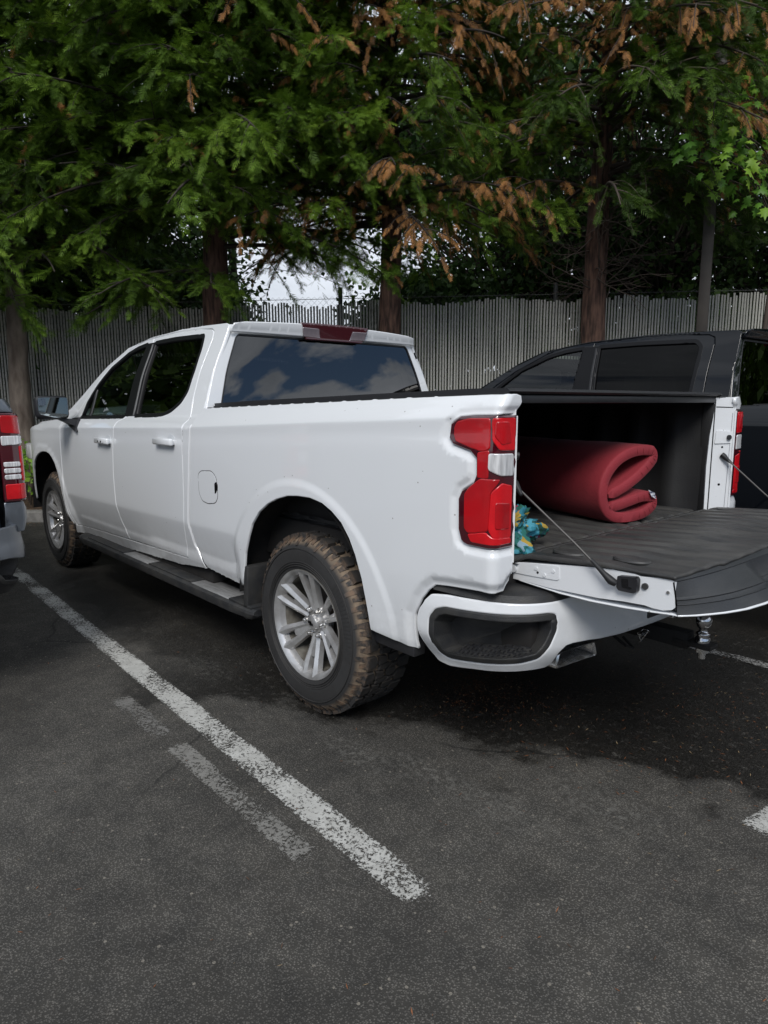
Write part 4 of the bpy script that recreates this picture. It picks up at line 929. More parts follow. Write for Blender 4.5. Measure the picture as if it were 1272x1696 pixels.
# ------------------------------------------------------------------ mattress and cloth in the bed
M['red'] = mat('red_mattress_cover', (.26, .018, .028), .75, c2=(.20, .013, .021), scale=5, bump=.15, bscale=90, sheen=.05)
M['redseam'] = mat('red_seam', (.17, .010, .016), .7)
def build_mattress():
    path = [(.055, .125), (.13, .150), (.21, .195), (.275, .245), (.306, .280), (.312, .300), (.290, .314), (.23, .318), (.155, .305), (.085, .268), (.036, .205), (.022, .145), (.034, .082), (.075, .036), (.13, .022), (.21, .024), (.275, .038), (.318, .068), (.326, .090), (.305, .108), (.25, .112), (.18, .095), (.12, .080), (.06, .075)]
    # smooth the path
    P = np.array(path)
    for _ in range(2): 
        Q = [P[0]]
        for a, b in zip(P, P[1:]): Q += [a*.75+b*.25, a*.25+b*.75]
        P = np.array(Q+[P[-1]])
    t = np.gradient(P, axis=0); t /= np.linalg.norm(t, axis=1)[:, None]; nr = np.stack([-t[:, 1], t[:, 0]], 1); n = len(P)
    # thickness: pinched at the two hinge folds
    s = np.concatenate([[0], np.cumsum(np.linalg.norm(np.diff(P, axis=0), axis=1))])
    ti = [int(np.argmin(np.linalg.norm(P-np.array(q), axis=1))) for q in ((.312, .298), (.326, .090))]
    th = np.full(n, .024)
    for i in ti: th = np.minimum(th, .011+.9*np.abs(s-s[i])**1.15)
    th = np.minimum(th, .010+.6*np.minimum(s, s[-1]-s))
    OL = P+nr*th[:, None]; IR = P-nr*th[:, None]; ax = Vector((.962, -.272, 0)); w = Vector((-.312, -.950, 0)).normalized(); o = Vector((-.915, .008, .888))
    loop = [tuple(q) for q in OL]+[tuple(q) for q in IR[::-1]]; m = len(loop); cen = list(P)+list(P[::-1]); Lm = 1.30
    prof = [(0, .80), (.003, .91), (.007, .97), (.013, 1.0)]; secs = prof+[(x, 1.0) for x in np.linspace(.1, Lm-.1, 14)]+[(Lm-b, a) for b, a in prof[::-1]]
    V = []; F = []
    for k, (x, sc) in enumerate(secs):
        for j in range(m):
            c = Vector((*cen[j], 0)); q = Vector((*loop[j], 0)); q2 = c+(q-c)*sc
            wob = .0022*sin(7*x+j*.35)+.0016*sin(23*x+j*.9)
            hgt = q2.y+(wob if k > 3 else 0)
            p = o+ax*x+w*(q2.x)+Vector((0, 0, max(hgt, .002)))
            V.append(tuple(p))
    for k in range(len(secs)-1):
        for j in range(m): F.append((k*m+j, k*m+(j+1) % m, (k+1)*m+(j+1) % m, (k+1)*m+j))
    # end caps as a strip between the two sides of the ribbon
    for k in (0, len(secs)-1):
        for j in range(n-1):
            q = (k*m+j, k*m+j+1, k*m+m-2-j, k*m+m-1-j); F.append(q if k else q[::-1])
    mt = raw_obj('folded_mattress', V, F, M['red'], None)
    mt.data.polygons.foreach_set('use_smooth', [True]*len(mt.data.polygons)); mt.data.set_sharp_from_angle(angle=radians(50))
    root = thing('mattress', 'dark red foam mattress folded over itself lying in the truck bed', 'mattress', tuple(o)); mt.name = 'foam_pad'; mt.parent = root; mt.matrix_parent_inverse = Matrix.Translation(-o)
    # end-face seam piping and pleats
    bm = bmesh.new()
    for side in (OL, IR[::1]):
        pts = [o+ax*.010+w*((P[i]*.12+side[i]*.88)[0])+Vector((0, 0, max((P[i]*.12+side[i]*.88)[1], .004))) for i in range(0, n, 2)]
        tube(bm, pts, .0022, 5)
    pi_ = bm_obj('piping', bm, M['redseam'], root, smooth=True); pi_.matrix_parent_inverse = Matrix.Translation(-o)
    bm = bmesh.new()
    for i in ti:
        for k in range(-5, 6):
            j = min(max(i+k*2, 0), n-1); c = P[j]; a = c+(OL[j]-c)*.9; b = c+(IR[j]-c)*.9
            tube(bm, [o+ax*(.0015)+w*a[0]+Vector((0, 0, a[1])), o+ax*-.001+w*c[0]+Vector((0, 0, c[1])), o+ax*(.0015)+w*b[0]+Vector((0, 0, b[1]))], .0012, 4)
    pl = bm_obj('pleats', bm, M['redseam'], root, smooth=True); pl.matrix_parent_inverse = Matrix.Translation(-o)
    # care label
    q = [(.292, .128), (.318, .110), (.326, .092), (.306, .105)]
    V = [tuple(o+ax*(-.008-.006*(i % 2))+w*a+Vector((0, 0, b))) for i, (a, b) in enumerate([(.268, .142), (.300, .128), (.318, .098), (.284, .112)])]
    lb = raw_obj('care_label', V, [(0, 1, 2, 3)], mat('label_cloth', (.62, .64, .68), .7, c2=(.12, .14, .2), scale=90, lo=.5, hi=.55), root); lb.matrix_parent_inverse = Matrix.Translation(-o)
    sm = lb.modifiers.new('t', 'SOLIDIFY'); sm.thickness = .0015
build_mattress()

def cloth_mat():
    m = bpy.data.materials.new('tropical_print_cloth'); m.use_nodes = True; nt = m.node_tree; b = nt.nodes['Principled BSDF']; b.inputs['Roughness'].default_value = .8
    tc = nd(nt, 'ShaderNodeTexCoord'); no = nd(nt, 'ShaderNodeTexNoise', {'Scale': 9}); nt.links.new(tc.outputs['Object'], no.inputs['Vector'])
    ad = nd(nt, 'ShaderNodeMix', {0: .22}, data_type='RGBA'); nt.links.new(tc.outputs['Object'], ad.inputs[6]); nt.links.new(no.outputs['Color'], ad.inputs[7])
    v = nd(nt, 'ShaderNodeTexVoronoi', {'Scale': 32}); nt.links.new(ad.outputs[2], v.inputs['Vector']); sx = nd(nt, 'ShaderNodeSeparateColor'); nt.links.new(v.outputs['Color'], sx.inputs[0])
    r = nd(nt, 'ShaderNodeValToRGB'); r.color_ramp.interpolation = 'CONSTANT'; cols = [(.02, .18, .24), (.008, .10, .07), (.06, .28, .36), (.010, .06, .045), (.015, .14, .12), (.006, .05, .06), (.40, .27, .04), (.03, .22, .30), (.30, .03, .08), (.22, .34, .42)]
    e = r.color_ramp.elements
    for i in range(len(cols)-2): e.new((i+1)/len(cols))
    for i, c in enumerate(cols): e[i].position = i/len(cols); e[i].color = (*c, 1)
    nt.links.new(sx.outputs[0], r.inputs[0]); nt.links.new(r.outputs[0], b.inputs['Base Color']); return m
def build_cloth():
    bm = bmesh.new(); bmesh.ops.create_icosphere(bm, subdivisions=5, radius=1)
    from mathutils import noise
    c = Vector((-.925, .655, .955))
    for v in bm.verts:
        d = v.co.normalized(); n = noise.noise(d*2.1+Vector((3, 1, 7)))*.40-abs(noise.noise(d*4.3))*.55+.12-abs(noise.noise(d*9.3+Vector((2, 2, 2))))*.28
        r = .80+n; p = Vector((d.x*.105, d.y*.125, d.z*.115))*r
        # a tail of cloth trailing towards the rear right
        k = max(0, d.dot(Vector((-.55, -.80, -.15)).normalized())-.80)/.20; p += Vector((-.030, -.135, -.01))*k*k*.62
        k = max(0, d.dot(Vector((-.85, .15, -.5)).normalized())-.86)/.14; p += Vector((-.06, .01, -.02))*k
        p.z = max(p.z, -.066); v.co = p
    o = bm_obj('crumpled_cloth', bm, cloth_mat(), None, smooth=True); o.location = c
    tag(o, 'crumpled teal and green tropical print cloth beside the folded red mattress', 'cloth')
build_cloth()

# ------------------------------------------------------------------ the two other trucks
P_BLACK = dict(P_WHITE, paint=M['black'], recess=M['black'], gap=M['gapdark'], tyre=M['tyre_clean'], tread=M['tyre_clean'], lampparts=LP_ALT, bumper=M['chrome'], cover=False, spin=.9,
               winr=[(1.86, 1.338), (1.30, 1.350), (1.22, 1.375), (1.190, 1.43), (1.186, 1.60), (1.19, 1.76), (1.232, 1.801), (1.625, 1.811), (1.925, 1.808)], grear=M['glass_dark'], gside=M['glass_dark'], chmsl=mat('red_high_lamp', (.55, .02, .02), .12, coat=1))
P_SILVER = dict(P_WHITE, paint=M['silver'], recess=M['silver'], tyre=M['tyre_clean'], tread=M['tyre_clean'], lampparts=LP_ALT, cover=False, spin=.1, boards=True, bumper=M['trim'], bumper_cap=M['silver'])
def closed_gate(root, W):
    tg = prism('tailgate', rnd([(-.768, .84), (-.768, 1.425), (.768, 1.425), (.768, .84)], .02), lambda y, z: (-1.075-.01*sin(pi*(z-.84)/.6), y, z), lambda y, z: (-1.02, y, z), W, root)
    prism('gate_handle', rnd([(-.12, 1.24), (-.12, 1.31), (.12, 1.31), (.12, 1.24)], .02), lambda y, z: (-1.092, y, z), lambda y, z: (-1.07, y, z), M['trim'], tg)
    prism('gate_spoiler', [(-1.10, 1.40), (-1.085, 1.44), (-1.02, 1.44), (-1.02, 1.40)], lambda x, z: (x, -.768, z), lambda x, z: (x, .768, z), M['trim'], tg)
t2 = thing('pickup_truck', 'black crew-cab pickup truck parked on the far side of the white truck', 'truck', (-1.70, -2.56, 0)); build_truck(t2, P_BLACK, False); closed_gate(t2, M['black'])
t3 = thing('pickup_truck', 'silver pickup truck at the left edge showing only its red tail light and bumper', 'truck', (2.22, 2.70, 0)); build_truck(t3, P_SILVER, False); closed_gate(t3, M['silver'])

# ------------------------------------------------------------------ ground
FA, FB = np.array([9.04, 1.27]), np.array([.07, -8.85]); FD = (FB-FA)/np.linalg.norm(FB-FA); FN = np.array([FD[1], -FD[0]])   # along the fence, away from camera
if FN @ CF[:2] < 0: FN = -FN
def fp(s, n, z): p = FA+FD*s+FN*n; return (float(p[0]), float(p[1]), z)
def asphalt_mat():
    m = bpy.data.materials.new('worn_asphalt'); m.use_nodes = True; nt = m.node_tree; b = nt.nodes['Principled BSDF']; K = nt.links.new
    tc = nd(nt, 'ShaderNodeTexCoord'); P = tc.outputs['Object']
    def noise(sc, de=5, ro=.5, vec=P): n = nd(nt, 'ShaderNodeTexNoise', {'Scale': sc, 'Detail': de, 'Roughness': ro}); K(vec, n.inputs['Vector']); return n.outputs[0]
    def ramp(v, a, b_, c, d): r = nd(nt, 'ShaderNodeValToRGB'); e = r.color_ramp.elements; e[0].position = a; e[1].position = b_; e[0].color = (*c, 1); e[1].color = (*d, 1); K(v, r.inputs[0]); return r.outputs[0]
    def mr(v, a, b_, c, d): r = nd(nt, 'ShaderNodeMapRange', {1: a, 2: b_, 3: c, 4: d}); K(v, r.inputs[0]); return r.outputs[0]
    def mix(f, a, b_, bt='MIX'):
        x = nd(nt, 'ShaderNodeMix', data_type='RGBA', blend_type=bt)
        if hasattr(f, 'links') or not isinstance(f, (int, float)): K(f, x.inputs[0])
        else: x.inputs[0].default_value = f
        for v, i in ((a, 6), (b_, 7)):
            if isinstance(v, tuple): x.inputs[i].default_value = (*v, 1)
            else: K(v, x.inputs[i])
        return x.outputs[2]
    def math_(op, a, b_=None):
        n = nd(nt, 'ShaderNodeMath', operation=op)
        for v, i in ((a, 0), (b_, 1)):
            if v is None: continue
            if isinstance(v, (int, float)): n.inputs[i].default_value = v
            else: K(v, n.inputs[i])
        return n.outputs[0]
    vo = nd(nt, 'ShaderNodeTexVoronoi', {'Scale': 175, 'Randomness': 1}); K(P, vo.inputs['Vector'])
    sc = nd(nt, 'ShaderNodeSeparateColor'); K(vo.outputs['Color'], sc.inputs[0])
    stone = ramp(sc.outputs[0], .0, 1.0, (.082, .080, .075), (.192, .184, .169))
    crev = mr(vo.outputs['Distance'], .25, .55, 1, 0)
    base = mix(crev, (.055, .053, .048), stone)
    big = ramp(noise(.75, 6, .6), .33, .68, (.48, .475, .47), (1.18, 1.165, 1.14))
    base = mix(1.0, base, big, 'MULTIPLY')
    mid = ramp(noise(9, 6, .65), .35, .7, (.74, .74, .74), (1.20, 1.18, 1.15)); base = mix(1.0, base, mid, 'MULTIPLY')
    # hairline cracks
    dn = nd(nt, 'ShaderNodeTexNoise', {'Scale': 3.0, 'Detail': 6}); K(P, dn.inputs['Vector']); dm = nd(nt, 'ShaderNodeMix', {0: .16}, data_type='RGBA'); K(P, dm.inputs[6]); K(dn.outputs['Color'], dm.inputs[7])
    ck = nd(nt, 'ShaderNodeTexVoronoi', {'Scale': .62}, feature='DISTANCE_TO_EDGE'); K(dm.outputs[2], ck.inputs['Vector'])
    cl = math_('MULTIPLY', mr(ck.outputs['Distance'], .001, .006, 1, 0), mr(noise(1.1, 3), .50, .60, 0, 1)); base = mix(math_('MULTIPLY', cl, .7), base, (.012, .012, .011))
    # darker repair patches and drips
    dk = mr(noise(1.6, 8, .62), .54, .64, 0, .45); base = mix(dk, base, mix(1.0, base, (.55, .54, .53), 'MULTIPLY'))
    dr_ = nd(nt, 'ShaderNodeTexVoronoi', {'Scale': 2.7}); K(P, dr_.inputs['Vector']); base = mix(mr(math_('ADD', dr_.outputs['Distance'], mr(noise(14), .3, .7, -.03, .03)), .055, .085, .5, 0), base, (.022, .021, .020))
    # pale chips
    v2 = nd(nt, 'ShaderNodeTexVoronoi', {'Scale': 60}); K(P, v2.inputs['Vector']); s2 = nd(nt, 'ShaderNodeSeparateColor'); K(v2.outputs['Color'], s2.inputs[0])
    chip = math_('MULTIPLY', math_('GREATER_THAN', s2.outputs[1], .965), math_('LESS_THAN', v2.outputs['Distance'], .28)); base = mix(chip, base, (.17, .155, .13))
    # scuffed pale paint remains
    sx = nd(nt, 'ShaderNodeSeparateXYZ'); K(P, sx.inputs[0]); X, Y = sx.outputs[0], sx.outputs[1]
    def spot(cx, cy, rx, ry):
        a = math_('DIVIDE', math_('SUBTRACT', X, cx), rx); c = math_('DIVIDE', math_('SUBTRACT', Y, cy), ry)
        return mr(math_('ADD', math_('MULTIPLY', a, a), math_('MULTIPLY', c, c)), 0, 1, 1, 0)
    scuff = None
    for q in ((.75, 1.02, .42, .12), (-.85, .86, .50, .10), (-1.12, .80, .22, .06), (-.45, .98, .30, .10), (-1.3, .55, .3, .14)):
        s_ = spot(*q); scuff = s_ if scuff is None else math_('MAXIMUM', scuff, s_)
    flk = mr(noise(34, 8, .75), .50, .60, 0, 1); base = mix(math_('MULTIPLY', math_('MULTIPLY', scuff, flk), .65), base, (.16, .155, .14))
    # damp patch with the white truck's shade painted in, behind and under it
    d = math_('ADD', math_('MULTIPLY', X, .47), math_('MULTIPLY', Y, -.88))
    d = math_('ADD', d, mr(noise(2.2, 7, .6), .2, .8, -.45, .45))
    wet_shade = math_('MULTIPLY', mr(d, -.93, -.78, 0, 1), mr(X, 1.3, .5, 0, 1))
    wet_shade = math_('MAXIMUM', wet_shade, math_('MULTIPLY', mr(math_('ADD', spot(2.0, .62, 2.3, .72), mr(noise(3.1, 6, .6), .3, .7, -.25, .25)), .2, .5, 0, 1), .75))  # dark stain with contact shade painted in, along the truck's left side
    wet_shade = math_('MULTIPLY', wet_shade, mr(noise(28, 6, .7), .34, .44, .25, 1))
    base = mix(math_('MULTIPLY', wet_shade, .85), base, mix(1.0, base, (.13, .125, .12), 'MULTIPLY'))
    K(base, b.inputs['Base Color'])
    K(mr(wet_shade, 0, 1, .88, .50), b.inputs['Roughness'])
    b.inputs['Specular IOR Level'].default_value = .35
    h = math_('ADD', mr(vo.outputs['Distance'], 0, .6, 1, 0), math_('MULTIPLY', noise(30), .8))
    bp = nd(nt, 'ShaderNodeBump', {'Strength': .55, 'Distance': .004}); K(h, bp.inputs['Height']); K(bp.outputs[0], b.inputs['Normal'])
    return m
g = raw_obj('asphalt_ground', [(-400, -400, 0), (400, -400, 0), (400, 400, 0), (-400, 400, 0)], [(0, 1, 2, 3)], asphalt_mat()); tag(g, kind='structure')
def worn_paint(name, wear, col=(.50, .50, .475)):
    m = bpy.data.materials.new(name); m.use_nodes = True; nt = m.node_tree; b = nt.nodes['Principled BSDF']; K = nt.links.new
    b.inputs['Base Color'].default_value = (*col, 1); b.inputs['Roughness'].default_value = .75
    tc = nd(nt, 'ShaderNodeTexCoord'); v = nd(nt, 'ShaderNodeTexVoronoi', {'Scale': 105}); K(tc.outputs['Object'], v.inputs['Vector'])
    n1 = nd(nt, 'ShaderNodeTexNoise', {'Scale': 80, 'Detail': 9, 'Roughness': .8}); K(tc.outputs['Object'], n1.inputs['Vector'])
    n2 = nd(nt, 'ShaderNodeTexNoise', {'Scale': 3.2, 'Detail': 3}); K(tc.outputs['Object'], n2.inputs['Vector'])
    r2 = nd(nt, 'ShaderNodeMapRange', {1: .3, 2: .7, 3: -.09, 4: .09}); K(n2.outputs[0], r2.inputs[0])
    a = nd(nt, 'ShaderNodeMath', operation='ADD'); K(n1.outputs[0], a.inputs[0]); K(r2.outputs[0], a.inputs[1])
    at_ = nd(nt, 'ShaderNodeAttribute', attribute_name='edge'); e = nd(nt, 'ShaderNodeMath', operation='ADD'); K(a.outputs[0], e.inputs[0]); K(at_.outputs['Fac'], e.inputs[1])
    gt = nd(nt, 'ShaderNodeMapRange', {1: wear, 2: wear+.035, 3: 0, 4: 1}); K(e.outputs[0], gt.inputs[0]); K(gt.outputs[0], b.inputs['Alpha'])
    cr = nd(nt, 'ShaderNodeValToRGB'); cr.color_ramp.elements[0].color = (col[0]*.55, col[1]*.54, col[2]*.52, 1); cr.color_ramp.elements[1].color = (col[0]*1.15, col[1]*1.15, col[2]*1.15, 1)
    n3 = nd(nt, 'ShaderNodeTexNoise', {'Scale': 18, 'Detail': 7}); K(tc.outputs['Object'], n3.inputs['Vector']); K(n3.outputs[0], cr.inputs[0]); K(cr.outputs[0], b.inputs['Base Color'])
    return m
def stripe(label, a, b, w, m, capr=True, bias=0):
    """painted stripe from a to b; vertex value 'edge' lowers the cover of paint at its ragged edge"""
    a = np.array(a); b = np.array(b); L_ = np.linalg.norm(b-a); d = (b-a)/L_; n = np.array([-d[1], d[0]]); V = []; E_ = []; F = []; N = max(2, int(L_/.04)); lat = [-1, -.82, -.5, 0, .5, .82, 1]
    for i in range(N+1):
        s = L_*i/N; sc = 1.0
        if capr and s < w*.6: sc = .45+.55*sqrt(max(0, 1-(1-s/(w*.6))**2))
        for t in lat:
            q = a+d*s+n*t*w/2*sc; V.append((q[0], q[1], .004)); E_.append((-.16 if abs(t) == 1 else (.0 if abs(t) > .8 else .05))+(-.12 if i in (0, N) else 0)+bias*(s/L_))
    k = len(lat); F = [(i*k+j, i*k+j+1, (i+1)*k+j+1, (i+1)*k+j) for i in range(N) for j in range(k-1)]
    o = raw_obj('parking_line', V, F, m); at_ = o.data.attributes.new('edge', 'FLOAT', 'POINT'); at_.data.foreach_set('value', E_); tag(o, kind='structure'); return o
wp = worn_paint('worn_white_paint', .47); wf = worn_paint('faded_white_paint', .505, (.21, .205, .19)); wg = worn_paint('grey_worn_paint', .52, (.36, .355, .34))
stripe('', (-1.215, 1.345), (6.6, 1.19), .135, wp, bias=-.085)
stripe('', (-.85, 1.495), (.12, 1.50), .105, wf, False); stripe('', (.20, 1.501), (.72, 1.505), .105, worn_paint('very_faded_paint', .495, (.17, .165, .155)), False)
stripe('', (-3.4, -1.285), (5.2, -1.17), .105, wg)
stripe('', (-1.72, .315), (-2.05, -1.5), .12, wp, False)
stripe('', (2.6, 3.95), (9, 3.85), .11, wp)

M['concrete'] = mat('concrete_kerb', (.16, .155, .145), .9, c2=(.26, .25, .235), scale=11, bump=.4, bscale=60)
M['soil'] = mat('bark_mulch', (.035, .022, .014), .95, c2=(.085, .052, .030), scale=24, bump=1.0, bscale=45, detail=8)
KN = -1.45      # kerb face offset from the fence, towards the camera
kb = prism('kerb', [(KN, -.05), (KN+.01, .115), (KN+.03, .135), (KN+.14, .135), (KN+.15, .0)], lambda n, z: fp(-8, n, z), lambda n, z: fp(26, n, z), M['concrete'], None); tag(kb, kind='structure')
V = []; F = []; ns = [KN+.148, KN+.25, -.9, -.4, 0, .6, 1.5, 5, 15, 60]; hz = [.10, .13, .24, .34, .39, .40, .40, .38, .4, .4]; ss = np.linspace(-14, 32, 90)
for i, s in enumerate(ss):
    for n_, z in zip(ns, hz): V.append(fp(s, n_, z+(.05*sin(s*2.1+n_*3)+.03*sin(s*5.3+n_))*(n_ > KN+.2)*(n_ < 10)))
k = len(ns); F = [(i*k+j, i*k+j+1, (i+1)*k+j+1, (i+1)*k+j) for i in range(len(ss)-1) for j in range(k-1)]
pb = raw_obj('planting_bed', V, F, M['soil'], smooth=True); tag(pb, kind='structure')

# litter: scattered dead needles and twigs
def litter(name, n, place, cols, size=(.008, .03), label=None):
    V = []; F = []; mi = []
    for i in range(n):
        x, y, z = place(); a = random.uniform(0, 2*pi); l = random.uniform(*size); w = l*random.uniform(.08, .22); u = np.array([cos(a), sin(a), random.uniform(-.15, .35)])*l; v = np.array([-sin(a), cos(a), 0])*w
        p = np.array([x, y, z]); k = len(V); V += [p-u*.5, p+v*.5, p+u*.5, p-v*.5]; F.append((k, k+1, k+2, k+3)); mi.append(random.randrange(len(cols)))
    o = raw_obj(name, V, F, None)
    for c in cols: o.data.materials.append(c)
    o.data.polygons.foreach_set('material_index', mi); tag(o, label, 'litter', kind='stuff'); return o
LC = [mat('dead_needle_orange', (.20, .075, .028), .8), mat('dead_needle_tan', (.28, .20, .11), .8), mat('dead_needle_brown', (.07, .04, .025), .8), mat('dry_chip', (.36, .33, .28), .8)]
def near():
    while True:
        r = random.random()
        if r < .38: x, y = random.gauss(-.40, .17), random.gauss(.12, .15)
        elif r < .62: x, y = random.gauss(-1.15, .45), random.gauss(-.35, .5)
        else: x, y = random.uniform(-2.2, 6), random.uniform(-3.5, 4)
        if (x-CAMP[0])**2+(y-CAMP[1])**2 > .5: return x, y, .003
litter('fallen_needles', 3400, near, [LC[0], LC[0], LC[1], LC[2]], (.007, .024), 'dead cedar needles and chips scattered over the asphalt')
litter('pale_chips', 420, lambda: (random.uniform(-2.2, 4), random.uniform(-2, 3.4), .003), [LC[3], LC[1]], (.004, .011), 'small pale chips and seeds scattered over the asphalt')
def bedp():
    s = random.uniform(-3, 15); n_ = random.gauss(KN+.1, .35) if random.random() < .6 else random.uniform(KN, .2); p = fp(s, n_, 0); z = float(np.interp(n_, [KN-.01, KN, KN+.14, KN+.25, -.9, 0], [.004, .14, .14, .15, .26, .42])); return p[0], p[1], z
litter('leaf_litter', 9000, bedp, LC, (.02, .06), 'brown leaf litter gathered along the kerb and under the cedars')

# ------------------------------------------------------------------ fence
FTOP = lambda s: 2.76+.017*s
FBASE = .42
M['slat'] = mat('grey_beige_slat', (.30, .295, .26), .55, c2=(.41, .40, .355), scale=3, detail=8, stretch=(1, 1, .25))
fence = thing('chain_link_fence', 'tall chain link fence filled with grey vertical privacy slats behind the cedars', 'fence', fp(6, 0, FBASE))
FI = Matrix.Translation(-Vector(fp(6, 0, FBASE)))
def fpar(o): o.parent = fence; o.matrix_parent_inverse = FI; return o
rf = random.Random(5); V = []; F = []; s = -7.0
while s < 22:
    zt = FTOP(s)-.05-abs(rf.gauss(0, .028))-.06*sin(s*1.9)**2; zb = FBASE-.02; lean = rf.gauss(0, .003); w = .0126; k = len(V)
    for z, ln in ((zb, 0), ((zb+zt)/2, rf.gauss(0, .0015)), (zt, lean)):
        V += [fp(s-w+ln, -.004, z), fp(s-w*.4+ln, -.008, z), fp(s+w*.4+ln, -.008, z), fp(s+w+ln, -.004, z), fp(s+w+ln, .004, z), fp(s-w+ln, .004, z)]
    for a in (0, 6):
        for j in range(6): F.append((k+a+j, k+a+(j+1) % 6, k+a+6+(j+1) % 6, k+a+6+j))
    F.append(tuple(k+12+j for j in range(6))); s += .0405+rf.gauss(0, .0009)
fpar(tag(raw_obj('slats', V, F, M['slat']), kind='stuff'))
# woven wire: two families of zig-zag strands
V = []; F = []; dz = .0405; s = -7.0; i = 0
while s < 22:
    zt = FTOP(s); nz = int((zt-FBASE)/dz); pr = None
    for j in range(nz+1):
        z = zt-j*dz; x = s+(.0405*.5 if (j+i) % 2 else -.0405*.5); yv = -.011 if (j % 2) else .011; r = .0016; k = len(V)
        V += [fp(x-r, yv, z), fp(x, yv-r, z+r), fp(x+r, yv, z)]
        if pr is not None:
            for a in range(3): F.append((pr+a, pr+(a+1) % 3, k+(a+1) % 3, k+a))
        pr = k
    s += .0405; i += 1
fpar(tag(raw_obj('wire_mesh', V, F, mat('galvanised_wire', (.12, .12, .115), .5, .5)), kind='stuff'))
for s in (-5.6, -2.7, .25, 3.15, 6.05, 9.0, 12.0, 15.0, 18.0):
    o = tube_obj('fence_post', [fp(s, .04, FBASE-.1), fp(s, .04, FTOP(s)+.12)], .03, mat('dark_fence_post', (.035, .036, .036), .6), None, 12); fpar(o)
o = tube_obj('tension_wire', [fp(-7, .02, FTOP(-7)-.03), fp(22, .02, FTOP(22)-.03)], .004, mat('galvanised_wire'), None, 6); fpar(o)
o = tube_obj('loose_wire', [fp(3.9, .05, 3.42), fp(4.8, .05, 3.27), fp(5.7, .05, 3.16), fp(6.1, .04, 3.0)], .004, M['rubber'], None, 6); fpar(o)

# lamp post
M['bronze'] = mat('bronze_paint', (.020, .015, .011), .6, c2=(.030, .024, .018), scale=6)
lp = thing('lamp_post', 'square dark bronze lamp post standing in front of the fence at the right', 'lamp post', (1.30, -5.99, .25), rz=.4)
box('post', (-.065, .065, -.065, .065, .0, 6.2), M['bronze'], lp, bev=.012)
box('post_base', (-.15, .15, -.15, .15, -.1, .08), M['bronze'], lp, bev=.01)
box('lamp_head', (-.16, .16, -.2, .75, 6.2, 6.34), M['bronze'], lp, bev=.03)

# ------------------------------------------------------------------ foliage
def leaf_mat(name, stops, trans=.25, rough=.6):
    """leaf colour picked along a ramp by the per-leaf value 'tint'"""
    m = bpy.data.materials.new(name); m.use_nodes = True; nt = m.node_tree; b = nt.nodes['Principled BSDF']; K = nt.links.new
    a = nd(nt, 'ShaderNodeAttribute', attribute_name='tint'); r = nd(nt, 'ShaderNodeValToRGB'); e = r.color_ramp.elements
    for _ in range(len(stops)-2): e.new(.5)
    for i, (p, c) in enumerate(stops): e[i].position = p; e[i].color = (*c, 1)
    K(a.outputs['Fac'], r.inputs[0]); K(r.outputs[0], b.inputs['Base Color']); b.inputs['Roughness'].default_value = rough; b.inputs['Specular IOR Level'].default_value = .3
    tr = nd(nt, 'ShaderNodeBsdfTranslucent'); K(r.outputs[0], tr.inputs[0]); mx = nd(nt, 'ShaderNodeMixShader', {0: trans}); o = nt.nodes['Material Output']
    K(b.outputs[0], mx.inputs[1]); K(tr.outputs[0], mx.inputs[2]); K(mx.outputs[0], o.inputs[0]); return m
def big_mesh(name, V, Fq, tint, m, parent=None):
    """V (n,3), Fq (f,4) quads, tint per vertex"""
    me = bpy.data.meshes.new(name); me.vertices.add(len(V)); me.vertices.foreach_set('co', V.astype(np.float32).ravel())
    me.loops.add(Fq.size); me.loops.foreach_set('vertex_index', Fq.astype(np.int32).ravel()); me.polygons.add(len(Fq)); me.polygons.foreach_set('loop_start', np.arange(0, Fq.size, Fq.shape[1], dtype=np.int32)); me.update(calc_edges=True)
    if tint is not None: a = me.attributes.new('tint', 'FLOAT', 'POINT'); a.data.foreach_set('value', tint.astype(np.float32))
    me.materials.append(m); o = bpy.data.objects.new(name, me); COL.objects.link(o)
    if parent is not None: o.parent = parent
    return o
def frond_template(k=5, hang=False):
    """flat scale-leaf spray along +x: (verts, quads); side leaflets lean forward"""
    V = []; F = []
    def leaf(p, d, l, w, dz):
        d = np.array(d)/np.linalg.norm(d); n = np.array([-d[1], d[0], 0]); q = len(V)
        V.extend([np.array(p), np.array([p[0], p[1], p[2]])+d*l*.45+n*w+np.array([0, 0, dz*.4]), np.array([p[0], p[1], p[2]])+d*l+np.array([0, 0, dz]), np.array([p[0], p[1], p[2]])+d*l*.45-n*w+np.array([0, 0, dz*.4])]); F.append((q, q+1, q+2, q+3))
    for i in range(k):
        t = (i+.3)/k; l = .52*(1-.50*t)
        for s in (1, -1): leaf((t*.85, 0, -.10*t*t), (1, s*(.85-.3*t), 0), l, .030, -.07)
    leaf((.35, 0, -.03), (1, 0, 0), .68, .028, -.14); leaf((0, 0, 0), (1, 0, 0), .5, .016, -.03)
    return np.array(V), np.array(F)
def frame(d, up):
    d = d/np.linalg.norm(d, axis=1)[:, None]; s = np.cross(up, d); s /= np.linalg.norm(s, axis=1)[:, None]+1e-9; n = np.cross(d, s); return d, s, n
def place(tpl, P, D, U, Ls):
    tv, tf = tpl; d, s, n = frame(D, U); V = P[:, None, :]+Ls[:, None, None]*(tv[None, :, 0:1]*d[:, None, :]+tv[None, :, 1:2]*s[:, None, :]+tv[None, :, 2:3]*n[:, None, :])
    F = tf[None]+(np.arange(len(P))*len(tv))[:, None, None]; return V.reshape(-1, 3), F.reshape(-1, 4), len(tv)
